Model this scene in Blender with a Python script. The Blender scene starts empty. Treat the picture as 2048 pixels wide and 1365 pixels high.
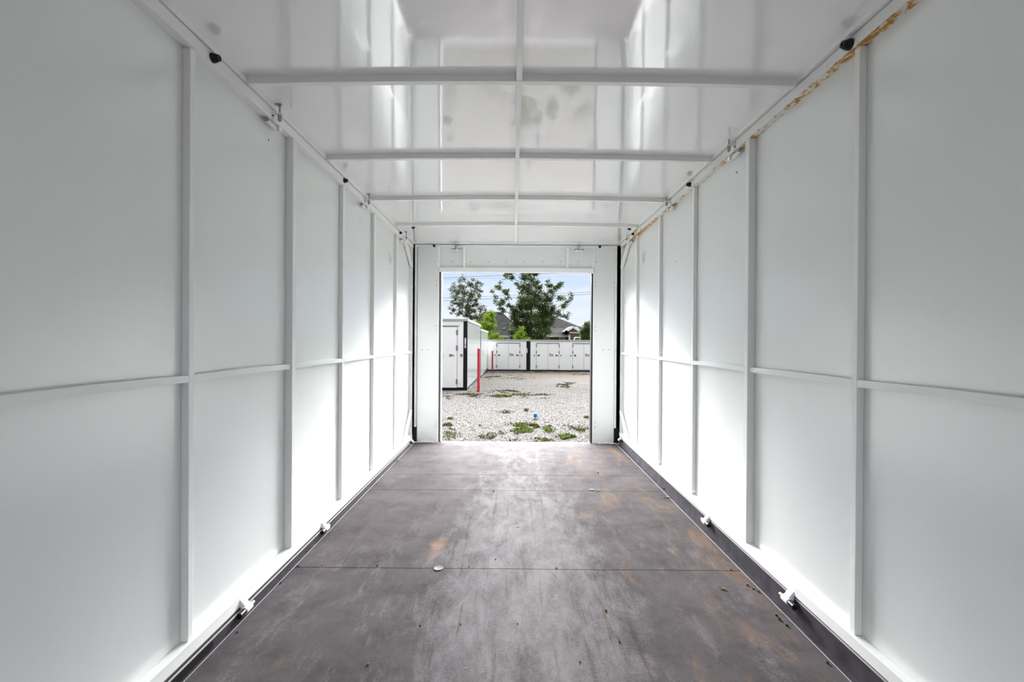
import bpy, math, random
from mathutils import Vector, Matrix, noise
random.seed(7)
PI = math.pi
S = bpy.context.scene
COL = S.collection

# ------------------------------------------------------------------ camera
CAM_POS = Vector((0.0, 0.0, 1.16))
FPX = 916.0
def rot_rows(roll, pitch, yaw):
    cr, sr = math.cos(roll), math.sin(roll)
    cp, sp = math.cos(pitch), math.sin(pitch)
    cy, sy = math.cos(yaw), math.sin(yaw)
    Y = Matrix(((cy, -sy, 0), (sy, cy, 0), (0, 0, 1)))
    P = Matrix(((1, 0, 0), (0, cp, -sp), (0, sp, cp)))
    Rr = Matrix(((cr, 0, sr), (0, 1, 0), (-sr, 0, cr)))
    return Rr @ P @ Y
MR = rot_rows(.0065, .003, -.0033)
right, fwd, up = MR[0], MR[1], MR[2]
cam_data = bpy.data.cameras.new('camera')
cam = bpy.data.objects.new('camera', cam_data)
COL.objects.link(cam)
cam.matrix_world = Matrix(((right[0], up[0], -fwd[0], CAM_POS[0]),
                           (right[1], up[1], -fwd[1], CAM_POS[1]),
                           (right[2], up[2], -fwd[2], CAM_POS[2]),
                           (0, 0, 0, 1)))
cam_data.sensor_width = 36.0
cam_data.lens = 36.0 * FPX / 2048.0
cam_data.clip_start = 0.02
cam_data.clip_end = 500
S.camera = cam

S.view_settings.view_transform = 'Standard'
S.view_settings.look = 'None'
S.view_settings.gamma = 1.0
S.view_settings.use_curve_mapping = False
EXPOSURE = 2.21
S.view_settings.exposure = EXPOSURE

# ------------------------------------------------------------------ world: thin bright overcast, blue gaps to the north
W = bpy.data.worlds.new('sky')
S.world = W
W.use_nodes = True
wn, wl = W.node_tree.nodes, W.node_tree.links
wn.clear()
def wnode(t, **k):
    n = wn.new(t)
    for a, b in k.items():
        setattr(n, a, b)
    return n
w_out = wnode('ShaderNodeOutputWorld')
w_bg = wnode('ShaderNodeBackground')
w_tc = wnode('ShaderNodeTexCoord')
w_sep = wnode('ShaderNodeSeparateXYZ')
wl.new(w_tc.outputs['Generated'], w_sep.inputs[0])
w_ramp = wnode('ShaderNodeValToRGB')
cr = w_ramp.color_ramp
cr.elements[0].position = 0.0
cr.elements[0].color = (0.86, 0.90, 0.97, 1)
cr.elements[1].position = 1.0
cr.elements[1].color = (0.42, 0.60, 0.92, 1)
e = cr.elements.new(0.09); e.color = (0.68, 0.80, 0.97, 1)
e = cr.elements.new(0.15); e.color = (0.55, 0.70, 0.96, 1)
wl.new(w_sep.outputs['Z'], w_ramp.inputs[0])
w_map = wnode('ShaderNodeMapping')
w_map.inputs['Scale'].default_value = (1.5, 1.5, 9.0)
w_map.inputs['Rotation'].default_value = (0, 0.12, 0)
wl.new(w_tc.outputs['Generated'], w_map.inputs[0])
w_noise = wnode('ShaderNodeTexNoise')
w_noise.inputs['Scale'].default_value = 2.6
w_noise.inputs['Detail'].default_value = 7
w_noise.inputs['Roughness'].default_value = 0.55
wl.new(w_map.outputs[0], w_noise.inputs[0])
w_cr2 = wnode('ShaderNodeValToRGB')
w_cr2.color_ramp.elements[0].position = 0.44
w_cr2.color_ramp.elements[1].position = 0.68
wl.new(w_noise.outputs['Fac'], w_cr2.inputs[0])
w_mix = wnode('ShaderNodeMix', data_type='RGBA')
w_mix.inputs['B'].default_value = (0.86, 0.90, 0.97, 1)
wl.new(w_cr2.outputs[0], w_mix.inputs['Factor'])
wl.new(w_ramp.outputs[0], w_mix.inputs['A'])
# unseen bright band added ahead to light the interior: the sky above the doorway is much brighter than at the horizon
SKY_LOW, SKY_HIGH, SKY_SOUTH = 0.234, 31.0, 0.39
w_el = wnode('ShaderNodeMapRange', interpolation_type='SMOOTHSTEP')
w_el.inputs['From Min'].default_value = 0.17
w_el.inputs['From Max'].default_value = 0.46
wl.new(w_sep.outputs['Z'], w_el.inputs['Value'])
w_az = wnode('ShaderNodeMapRange', interpolation_type='SMOOTHSTEP')
w_az.inputs['From Min'].default_value = -0.25
w_az.inputs['From Max'].default_value = 0.70
wl.new(w_sep.outputs['Y'], w_az.inputs['Value'])
w_top = wnode('ShaderNodeMapRange', interpolation_type='SMOOTHSTEP')
w_top.inputs['From Min'].default_value = 0.56
w_top.inputs['From Max'].default_value = 0.33
w_top.inputs['To Min'].default_value = 0.03
wl.new(w_sep.outputs['Z'], w_top.inputs['Value'])
w_el2 = wnode('ShaderNodeMath', operation='MULTIPLY')
wl.new(w_el.outputs[0], w_el2.inputs[0]); wl.new(w_top.outputs[0], w_el2.inputs[1])
w_mul = wnode('ShaderNodeMath', operation='MULTIPLY')
wl.new(w_el2.outputs[0], w_mul.inputs[0]); wl.new(w_az.outputs[0], w_mul.inputs[1])
w_low = wnode('ShaderNodeMapRange')
w_low.inputs['To Min'].default_value = SKY_SOUTH
w_low.inputs['To Max'].default_value = SKY_LOW
wl.new(w_az.outputs[0], w_low.inputs['Value'])
w_hi = wnode('ShaderNodeMath', operation='MULTIPLY_ADD')
w_hi.inputs[1].default_value = SKY_HIGH
wl.new(w_mul.outputs[0], w_hi.inputs[0]); wl.new(w_low.outputs[0], w_hi.inputs[2])
w_neu = wnode('ShaderNodeMix', data_type='RGBA')
w_neu.inputs['B'].default_value = (1.0, 0.99, 0.98, 1)
w_nf = wnode('ShaderNodeMapRange')
w_nf.inputs['From Min'].default_value = 0.12
w_nf.inputs['From Max'].default_value = 0.35
wl.new(w_sep.outputs['Z'], w_nf.inputs['Value'])
wl.new(w_nf.outputs[0], w_neu.inputs['Factor'])
wl.new(w_mix.outputs['Result'], w_neu.inputs['A'])
wl.new(w_neu.outputs['Result'], w_bg.inputs['Color'])
wl.new(w_hi.outputs[0], w_bg.inputs['Strength'])
wl.new(w_bg.outputs[0], w_out.inputs[0])

# ------------------------------------------------------------------ helpers
def ray(u, v):
    d = Vector(((u - 1024) / FPX, 1.0, -(v - 682.5) / FPX))
    return MR.transposed() @ d
def at(u, v, Y):
    d = ray(u, v)
    return CAM_POS + d * (Y / d[1])
def on_x(u, v, X):
    d = ray(u, v)
    return CAM_POS + d * (X / d[0])
def on_z(u, v, Z):
    d = ray(u, v)
    return CAM_POS + d * ((Z - CAM_POS[2]) / d[2])

class MB:
    def __init__(s):
        s.v, s.f = [], []
    def add(s, vs, fs):
        o = len(s.v)
        s.v += [tuple(p) for p in vs]
        s.f += [tuple(i + o for i in f) for f in fs]
        return s
    def box(s, x0, x1, y0, y1, z0, z1):
        vs = [(x, y, z) for x in (x0, x1) for y in (y0, y1) for z in (z0, z1)]
        fs = [(0, 1, 3, 2), (4, 6, 7, 5), (0, 4, 5, 1), (2, 3, 7, 6), (0, 2, 6, 4), (1, 5, 7, 3)]
        return s.add(vs, fs)
    def obox(s, c, ax, ay, az):
        c, ax, ay, az = Vector(c), Vector(ax), Vector(ay), Vector(az)
        vs = [c + ax * i + ay * j + az * k for i in (-1, 1) for j in (-1, 1) for k in (-1, 1)]
        fs = [(0, 1, 3, 2), (4, 6, 7, 5), (0, 4, 5, 1), (2, 3, 7, 6), (0, 2, 6, 4), (1, 5, 7, 3)]
        return s.add(vs, fs)
    def bar(s, a, b, w, h, side=Vector((1, 0, 0))):
        a, b = Vector(a), Vector(b)
        d = (b - a)
        n = d.cross(Vector(side)).normalized()
        sd_ = n.cross(d).normalized()
        return s.obox((a + b) / 2, d / 2, sd_ * w / 2, n * h / 2)
    def cyl(s, a, b, r0, r1=None, n=16, caps=True):
        if r1 is None: r1 = r0
        a, b = Vector(a), Vector(b)
        d = (b - a).normalized()
        t = Vector((0, 0, 1)) if abs(d[2]) < .9 else Vector((1, 0, 0))
        e1 = d.cross(t).normalized(); e2 = d.cross(e1)
        o = len(s.v)
        for p, r in ((a, r0), (b, r1)):
            for i in range(n):
                g = 2 * PI * i / n
                s.v.append(tuple(p + e1 * math.cos(g) * r + e2 * math.sin(g) * r))
        for i in range(n):
            j = (i + 1) % n
            s.f.append((o + i, o + j, o + n + j, o + n + i))
        if caps:
            s.f.append(tuple(o + n - 1 - i for i in range(n)))
            s.f.append(tuple(o + n + i for i in range(n)))
        return s
    def lathe(s, a, axis, prof, n=20):
        # prof: list of (distance along axis, radius)
        a = Vector(a); d = Vector(axis).normalized()
        t = Vector((0, 0, 1)) if abs(d[2]) < .9 else Vector((1, 0, 0))
        e1 = d.cross(t).normalized(); e2 = d.cross(e1)
        o = len(s.v)
        for h, r in prof:
            for i in range(n):
                g = 2 * PI * i / n
                s.v.append(tuple(a + d * h + e1 * math.cos(g) * r + e2 * math.sin(g) * r))
        for k in range(len(prof) - 1):
            for i in range(n):
                j = (i + 1) % n
                s.f.append((o + k * n + i, o + k * n + j, o + (k + 1) * n + j, o + (k + 1) * n + i))
        s.f.append(tuple(o + n - 1 - i for i in range(n)))
        s.f.append(tuple(o + (len(prof) - 1) * n + i for i in range(n)))
        return s
    def prism(s, pts, off):
        off = Vector(off); n = len(pts)
        vs = [Vector(p) for p in pts] + [Vector(p) + off for p in pts]
        fs = [tuple(range(n - 1, -1, -1)), tuple(range(n, 2 * n))]
        fs += [(i, (i + 1) % n, n + (i + 1) % n, n + i) for i in range(n)]
        return s.add(vs, fs)
    def sweep(s, pts, radii, n=7):
        pts = [Vector(p) for p in pts]
        o = len(s.v)
        m = len(pts)
        ref = Vector((0.13, 0.97, 0.21)).normalized()
        for k, p in enumerate(pts):
            d = (pts[min(k + 1, m - 1)] - pts[max(k - 1, 0)]).normalized()
            e1 = d.cross(ref).normalized(); e2 = d.cross(e1)
            for i in range(n):
                g = 2 * PI * i / n
                s.v.append(tuple(p + (e1 * math.cos(g) + e2 * math.sin(g)) * radii[k]))
        for k in range(m - 1):
            for i in range(n):
                j = (i + 1) % n
                s.f.append((o + k * n + i, o + k * n + j, o + (k + 1) * n + j, o + (k + 1) * n + i))
        s.f.append(tuple(o + n - 1 - i for i in range(n)))
        s.f.append(tuple(o + (m - 1) * n + i for i in range(n)))
        return s
    def build(s, name, mat=None, parent=None, bevel=0.0, smooth=False, fix=True, origin=None):
        me = bpy.data.meshes.new(name)
        vs = s.v
        if origin is not None:
            o = Vector(origin)
            vs = [tuple(Vector(v) - o) for v in vs]
        me.from_pydata(vs, [], s.f)
        if fix:
            import bmesh
            bm = bmesh.new(); bm.from_mesh(me)
            bmesh.ops.recalc_face_normals(bm, faces=bm.faces)
            bm.to_mesh(me); bm.free()
        if mat: me.materials.append(mat)
        ob = bpy.data.objects.new(name, me)
        COL.objects.link(ob)
        if origin is not None: ob.location = origin
        if parent is not None:
            ob.parent = parent
            ob.matrix_parent_inverse = Matrix.Translation(parent.location).inverted() if parent.type != 'NONE' else Matrix()
        if bevel:
            b = ob.modifiers.new('bevel', 'BEVEL')
            b.width = bevel; b.segments = 2; b.limit_method = 'ANGLE'; b.angle_limit = math.radians(40)
            b.harden_normals = True
            for p in me.polygons: p.use_smooth = True
        elif smooth:
            for p in me.polygons: p.use_smooth = True
            me.set_sharp_from_angle(angle=math.radians(40))
        return ob

def tag(o, label=None, cat=None, group=None, kind=None):
    if label: o['label'] = label
    if cat: o['category'] = cat
    if group: o['group'] = group
    if kind: o['kind'] = kind
    return o
def empty(name, loc, label=None, cat=None, group=None, kind=None):
    o = bpy.data.objects.new(name, None)
    COL.objects.link(o)
    o.location = loc
    o.empty_display_size = .05
    return tag(o, label, cat, group, kind)
def part(mb, name, mat, root, **k):
    """a part given in world coordinates under a root Empty or mesh standing at root.location"""
    o = mb.build(name, mat, None, **k)
    o.parent = root
    p = root
    off = Vector((0, 0, 0))
    while p is not None:
        off += Vector(p.location); p = p.parent
    o.location = Vector(o.location) - off
    return o
def copy_tree(o, parent=None):
    c = o.copy(); COL.objects.link(c)
    c.parent = parent
    for ch in list(o.children):
        copy_tree(ch, c)
    return c

# ------------------------------------------------------------------ materials
def newmat(name):
    m = bpy.data.materials.new(name); m.use_nodes = True
    nt = m.node_tree; nt.nodes.clear()
    out = nt.nodes.new('ShaderNodeOutputMaterial')
    p = nt.nodes.new('ShaderNodeBsdfPrincipled')
    nt.links.new(p.outputs[0], out.inputs[0])
    return m, nt, p
def N(nt, t, **k):
    n = nt.nodes.new(t)
    for a, b in k.items():
        if a == 'inp':
            for q, w in b.items(): n.inputs[q].default_value = w
        else: setattr(n, a, b)
    return n
def simple(name, col, rough=.5, metal=0, coat_ior=1.7, coat=0, bump=0, bscale=50, var=0, vscale=6, spec=None, coat_rough=.05, stretch=(1, 1, 1)):
    m, nt, p = newmat(name)
    p.inputs['Base Color'].default_value = (*col, 1)
    p.inputs['Roughness'].default_value = rough
    p.inputs['Metallic'].default_value = metal
    p.inputs['Coat Weight'].default_value = coat
    p.inputs['Coat Roughness'].default_value = coat_rough
    p.inputs['Coat IOR'].default_value = coat_ior
    if spec is not None: p.inputs['Specular IOR Level'].default_value = spec
    tc = N(nt, 'ShaderNodeTexCoord')
    if var:
        n = N(nt, 'ShaderNodeTexNoise', inp={'Scale': vscale, 'Detail': 6, 'Roughness': .6})
        nt.links.new(tc.outputs['Object'], n.inputs[0])
        r = N(nt, 'ShaderNodeValToRGB')
        r.color_ramp.elements[0].position = .3; r.color_ramp.elements[1].position = .7
        r.color_ramp.elements[0].color = (*[c * (1 - var) for c in col], 1)
        r.color_ramp.elements[1].color = (*[min(1, c * (1 + var)) for c in col], 1)
        nt.links.new(n.outputs['Fac'], r.inputs[0])
        nt.links.new(r.outputs[0], p.inputs['Base Color'])
    if bump:
        mp = N(nt, 'ShaderNodeMapping'); mp.inputs['Scale'].default_value = stretch
        nt.links.new(tc.outputs['Object'], mp.inputs[0])
        n = N(nt, 'ShaderNodeTexNoise', inp={'Scale': bscale, 'Detail': 3})
        nt.links.new(mp.outputs[0], n.inputs[0])
        b = N(nt, 'ShaderNodeBump', inp={'Strength': bump, 'Distance': .01})
        nt.links.new(n.outputs['Fac'], b.inputs['Height'])
        nt.links.new(b.outputs[0], p.inputs['Normal'])
        if coat: nt.links.new(b.outputs[0], p.inputs['Coat Normal'])
    return m

PAINT = (0.815, 0.84, 0.825)
M_wall = simple('painted_sheet', PAINT, rough=.30, coat=.55, coat_rough=.24, bump=.08, bscale=2.2, spec=.5, stretch=(1, 1, .6))
M_frame = simple('painted_tube', (0.89, 0.90, 0.885), rough=.42, spec=.5)
M_ceil = simple('gloss_white_sheet', (0.92, 0.925, 0.92), rough=.30, bump=.035, bscale=3.0, spec=.5, coat=1.0, coat_rough=.05, coat_ior=2.5, stretch=(1.6, .35, 1))
M_black = simple('black_rubber', (.010, .010, .011), rough=.45, spec=.3)
M_gap = simple('dark_seal', (.03, .028, .028), rough=.6)
M_steel = simple('zinc_steel', (.34, .36, .38), rough=.32, metal=1, bump=.1, bscale=200)
M_kick = simple('dark_steel', (.060, .055, .066), rough=.5, metal=.0, var=.35, vscale=14, spec=.08)
M_bright = simple('worn_edge', (.50, .48, .48), rough=.6, spec=.05)
M_bolt = simple('dark_bolt', (.07, .065, .08), rough=.25, metal=.8)

# painted rail with rust: rust sits where water got in along the lower lip and at the stud tops
def rust_paint():
    m, nt, p = newmat('rust_stained_tube')
    tc = N(nt, 'ShaderNodeTexCoord')
    mp = N(nt, 'ShaderNodeMapping'); mp.inputs['Scale'].default_value = (1, .55, 1)
    nt.links.new(tc.outputs['Object'], mp.inputs[0])
    n1 = N(nt, 'ShaderNodeTexNoise', inp={'Scale': 42, 'Detail': 5, 'Roughness': .65})
    nt.links.new(mp.outputs[0], n1.inputs[0])
    n2 = N(nt, 'ShaderNodeTexNoise', inp={'Scale': 2.6, 'Detail': 2})
    nt.links.new(tc.outputs['Object'], n2.inputs[0])
    sep = N(nt, 'ShaderNodeSeparateXYZ'); nt.links.new(tc.outputs['Object'], sep.inputs[0])
    geo = N(nt, 'ShaderNodeNewGeometry')
    sn = N(nt, 'ShaderNodeSeparateXYZ'); nt.links.new(geo.outputs['Normal'], sn.inputs[0])
    dn = N(nt, 'ShaderNodeMapRange', inp={'From Min': .0, 'From Max': -.8, 'To Min': 0, 'To Max': .19})
    nt.links.new(sn.outputs['Z'], dn.inputs['Value'])
    a = N(nt, 'ShaderNodeMath', operation='MULTIPLY_ADD', inp={1: .5})
    nt.links.new(n2.outputs['Fac'], a.inputs[0]); nt.links.new(n1.outputs['Fac'], a.inputs[2])
    b = N(nt, 'ShaderNodeMath', operation='ADD')
    nt.links.new(a.outputs[0], b.inputs[0]); nt.links.new(dn.outputs[0], b.inputs[1])
    # more of it towards the far end
    y0_ = N(nt, 'ShaderNodeMapRange', inp={'From Min': 1.0, 'From Max': 5.0}); nt.links.new(sep.outputs['Y'], y0_.inputs['Value'])
    yc = N(nt, 'ShaderNodeFloatCurve'); cv_ = yc.mapping.curves[0]
    cv_.points[0].location = (0, .45); cv_.points[1].location = (1, .80)
    for y_, v_ in ((1.35, .50), (1.60, .95), (1.78, .72), (2.2, .55), (2.34, .70), (2.5, .42), (3.2, .45), (3.5, .70), (3.78, 1.0), (4.0, .86), (4.45, .95), (4.75, .92)):
        cv_.points.new((y_ - 1) / 4, v_)
    yc.mapping.update()
    nt.links.new(y0_.outputs[0], yc.inputs['Value'])
    yr = N(nt, 'ShaderNodeMapRange', inp={'From Min': 0, 'From Max': 1, 'To Min': -.17, 'To Max': .045}); nt.links.new(yc.outputs[0], yr.inputs['Value'])
    c = N(nt, 'ShaderNodeMath', operation='ADD')
    nt.links.new(b.outputs[0], c.inputs[0]); nt.links.new(yr.outputs[0], c.inputs[1])
    r = N(nt, 'ShaderNodeValToRGB')
    r.color_ramp.elements[0].position = .90; r.color_ramp.elements[0].color = (0.82, 0.83, 0.815, 1)
    r.color_ramp.elements[1].position = 1.0; r.color_ramp.elements[1].color = (.50, .22, .05, 1)
    e = r.color_ramp.elements.new(.945); e.color = (.78, .55, .22, 1)
    nt.links.new(c.outputs[0], r.inputs[0])
    nt.links.new(r.outputs[0], p.inputs['Base Color'])
    p.inputs['Roughness'].default_value = .45
    return m
M_rust = rust_paint()

def floor_mat():
    m, nt, p = newmat('phenolic_plywood')
    L = nt.links
    tc = N(nt, 'ShaderNodeTexCoord')
    obj = tc.outputs['Object']
    base = N(nt, 'ShaderNodeTexNoise', inp={'Scale': 3.4, 'Detail': 12, 'Roughness': .74})
    L.new(obj, base.inputs[0])
    br = N(nt, 'ShaderNodeValToRGB')
    br.color_ramp.elements[0].position = .32; br.color_ramp.elements[0].color = (.076, .068, .073, 1)
    br.color_ramp.elements[1].position = .72; br.color_ramp.elements[1].color = (.155, .140, .144, 1)
    L.new(base.outputs['Fac'], br.inputs[0])
    # brown scuffs, stretched along the room, mostly on the right and near
    mp = N(nt, 'ShaderNodeMapping'); mp.inputs['Scale'].default_value = (2.6, .9, 1); mp.inputs['Rotation'].default_value = (0, 0, .5)
    L.new(obj, mp.inputs[0])
    sc = N(nt, 'ShaderNodeTexNoise', inp={'Scale': 2.3, 'Detail': 9, 'Roughness': .7, 'Distortion': .6})
    L.new(mp.outputs[0], sc.inputs[0])
    sep = N(nt, 'ShaderNodeSeparateXYZ'); L.new(obj, sep.inputs[0])
    xr = N(nt, 'ShaderNodeMapRange', inp={'From Min': -.4, 'From Max': 1.1, 'To Min': -.03, 'To Max': .085})
    L.new(sep.outputs['X'], xr.inputs['Value'])
    ad = N(nt, 'ShaderNodeMath', operation='ADD'); L.new(sc.outputs['Fac'], ad.inputs[0]); L.new(xr.outputs[0], ad.inputs[1])
    rr = N(nt, 'ShaderNodeValToRGB')
    rr.color_ramp.elements[0].position = .585; rr.color_ramp.elements[0].color = (0, 0, 0, 1)
    rr.color_ramp.elements[1].position = .74; rr.color_ramp.elements[1].color = (.8, .8, .8, 1)
    L.new(ad.outputs[0], rr.inputs[0])
    mx = N(nt, 'ShaderNodeMix', data_type='RGBA'); mx.inputs['B'].default_value = (.22, .150, .105, 1)
    L.new(rr.outputs[0], mx.inputs['Factor']); L.new(br.outputs[0], mx.inputs['A'])
    # the orange rub mark beside the washer
    vd = N(nt, 'ShaderNodeVectorMath', operation='DISTANCE'); vd.inputs[1].default_value = (-.42, 2.55, 0)
    mps = N(nt, 'ShaderNodeMapping'); mps.inputs['Scale'].default_value = (1.7, .75, 1); mps.inputs['Location'].default_value = (.42 * .7, 2.55 * .25, 0)
    L.new(obj, mps.inputs[0]); L.new(mps.outputs[0], vd.inputs[0])
    n3 = N(nt, 'ShaderNodeTexNoise', inp={'Scale': 9, 'Detail': 6, 'Roughness': .7}); L.new(obj, n3.inputs[0])
    m3 = N(nt, 'ShaderNodeMath', operation='MULTIPLY_ADD', inp={1: .22}); L.new(n3.outputs['Fac'], m3.inputs[0]); L.new(vd.outputs['Value'], m3.inputs[2])
    r3 = N(nt, 'ShaderNodeMapRange', inp={'From Min': .20, 'From Max': .13, 'To Min': 0, 'To Max': .6}); L.new(m3.outputs[0], r3.inputs['Value'])
    mx2 = N(nt, 'ShaderNodeMix', data_type='RGBA'); mx2.inputs['B'].default_value = (.36, .17, .08, 1)
    L.new(r3.outputs[0], mx2.inputs['Factor']); L.new(mx.outputs['Result'], mx2.inputs['A'])
    # pale dust, with the doorway's sheen painted in down the centre
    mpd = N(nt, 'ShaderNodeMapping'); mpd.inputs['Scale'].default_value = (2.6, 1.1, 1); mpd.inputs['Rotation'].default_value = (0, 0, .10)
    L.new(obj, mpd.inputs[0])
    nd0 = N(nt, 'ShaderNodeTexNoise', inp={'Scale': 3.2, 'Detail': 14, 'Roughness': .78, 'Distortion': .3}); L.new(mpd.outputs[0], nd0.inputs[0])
    sheen_x = N(nt, 'ShaderNodeMath', operation='ABSOLUTE'); lx = N(nt, 'ShaderNodeMath', operation='SUBTRACT', inp={1: .06})
    L.new(sep.outputs['X'], lx.inputs[0]); L.new(lx.outputs[0], sheen_x.inputs[0])
    lr = N(nt, 'ShaderNodeMapRange', interpolation_type='SMOOTHSTEP', inp={'From Min': .62, 'From Max': .12, 'To Min': -.10, 'To Max': .15}); L.new(sheen_x.outputs[0], lr.inputs['Value'])
    nd = N(nt, 'ShaderNodeMath', operation='ADD'); ly = N(nt, 'ShaderNodeMapRange', interpolation_type='SMOOTHSTEP', inp={'From Min': 2.4, 'From Max': 4.6, 'To Min': 0, 'To Max': -.20}); L.new(sep.outputs['Y'], ly.inputs['Value'])  # colour darkened towards the door to offset the strong light there
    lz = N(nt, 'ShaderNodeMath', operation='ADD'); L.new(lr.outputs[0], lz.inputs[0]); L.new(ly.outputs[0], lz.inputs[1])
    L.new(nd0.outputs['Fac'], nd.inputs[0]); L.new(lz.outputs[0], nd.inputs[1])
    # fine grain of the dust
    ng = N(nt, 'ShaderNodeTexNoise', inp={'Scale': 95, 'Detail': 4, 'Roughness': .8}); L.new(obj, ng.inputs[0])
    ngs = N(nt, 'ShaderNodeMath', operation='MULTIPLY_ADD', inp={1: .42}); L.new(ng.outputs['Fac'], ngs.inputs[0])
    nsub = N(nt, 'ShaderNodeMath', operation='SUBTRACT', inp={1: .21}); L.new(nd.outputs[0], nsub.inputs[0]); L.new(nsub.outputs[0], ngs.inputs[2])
    # long drag marks
    mps2 = N(nt, 'ShaderNodeMapping'); mps2.inputs['Scale'].default_value = (22, .9, 1); mps2.inputs['Rotation'].default_value = (0, 0, .16); L.new(obj, mps2.inputs[0])
    nsk = N(nt, 'ShaderNodeTexNoise', inp={'Scale': 1.4, 'Detail': 5, 'Roughness': .6}); L.new(mps2.outputs[0], nsk.inputs[0])
    nsm = N(nt, 'ShaderNodeMapRange', inp={'From Min': .58, 'From Max': .70, 'To Min': 0, 'To Max': -.16}); L.new(nsk.outputs['Fac'], nsm.inputs['Value'])
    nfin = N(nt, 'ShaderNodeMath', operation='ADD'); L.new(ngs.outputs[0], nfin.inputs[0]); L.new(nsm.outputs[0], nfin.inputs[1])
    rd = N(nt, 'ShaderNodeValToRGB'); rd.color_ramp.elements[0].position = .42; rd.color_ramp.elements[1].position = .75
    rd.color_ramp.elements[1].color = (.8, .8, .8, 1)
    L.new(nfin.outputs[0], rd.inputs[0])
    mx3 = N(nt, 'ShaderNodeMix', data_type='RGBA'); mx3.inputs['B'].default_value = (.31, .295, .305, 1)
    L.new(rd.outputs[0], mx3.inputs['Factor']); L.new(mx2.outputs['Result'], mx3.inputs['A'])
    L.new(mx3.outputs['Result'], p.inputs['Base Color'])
    # sheen broken up by scuffing
    mpr = N(nt, 'ShaderNodeMapping'); mpr.inputs['Scale'].default_value = (6, 1.4, 1); mpr.inputs['Rotation'].default_value = (0, 0, .12)
    L.new(obj, mpr.inputs[0])
    nr = N(nt, 'ShaderNodeTexNoise', inp={'Scale': 2.2, 'Detail': 9, 'Roughness': .7}); L.new(mpr.outputs[0], nr.inputs[0])
    rg = N(nt, 'ShaderNodeMapRange', inp={'From Min': .3, 'From Max': .7, 'To Min': .52, 'To Max': .74}); L.new(nr.outputs['Fac'], rg.inputs['Value'])
    L.new(rg.outputs[0], p.inputs['Roughness'])
    p.inputs['Specular IOR Level'].default_value = .006
    # fine wire-mesh press pattern
    wv = N(nt, 'ShaderNodeTexVoronoi', inp={'Scale': 260}); L.new(obj, wv.inputs[0])
    b = N(nt, 'ShaderNodeBump', inp={'Strength': .18, 'Distance': .002}); L.new(wv.outputs['Distance'], b.inputs['Height'])
    nb = N(nt, 'ShaderNodeTexNoise', inp={'Scale': 1.6, 'Detail': 3}); L.new(obj, nb.inputs[0])
    b2 = N(nt, 'ShaderNodeBump', inp={'Strength': .12, 'Distance': .02}); L.new(nb.outputs['Fac'], b2.inputs['Height']); L.new(b.outputs[0], b2.inputs['Normal'])
    L.new(b2.outputs[0], p.inputs['Normal'])
    return m
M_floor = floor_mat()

# ------------------------------------------------------------------ the setting: our own container
Y0, Y1 = -0.95, 5.14
FL, FR = -1.125, 1.187          # inner faces of the wall rails
SL, SR = -1.163, 1.224          # wall sheets
# floor boards, 1.2 m apart with real joints
seams = [-0.95, -0.10, 1.105, 2.312, 3.518, 3.918, 5.135]
fl = MB()
for a, b in zip(seams[:-1], seams[1:]):
    fl.box(-1.102, 1.157, a + .0016, b - .0016, -.028, 0)
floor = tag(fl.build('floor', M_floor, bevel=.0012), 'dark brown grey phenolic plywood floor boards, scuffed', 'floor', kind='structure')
part(MB().box(-1.24, 1.30, -.97, 5.16, -.10, -.0285), 'subfloor', M_gap, floor)

def sheet(x, y0, y1, z0, z1, th):
    return MB().box(min(x, x + th), max(x, x + th), y0, y1, z0, z1)
wall_left = tag(sheet(SL, Y0, Y1 + .03, .0, 2.235, -.003).build('wall_left', M_wall), 'pale grey-white painted steel side wall on the left', 'wall', kind='structure')
wall_right = tag(sheet(SR, Y0, Y1 + .03, .0, 2.245, .003).build('wall_right', M_wall), 'pale grey-white painted steel side wall on the right', 'wall', kind='structure')

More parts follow.
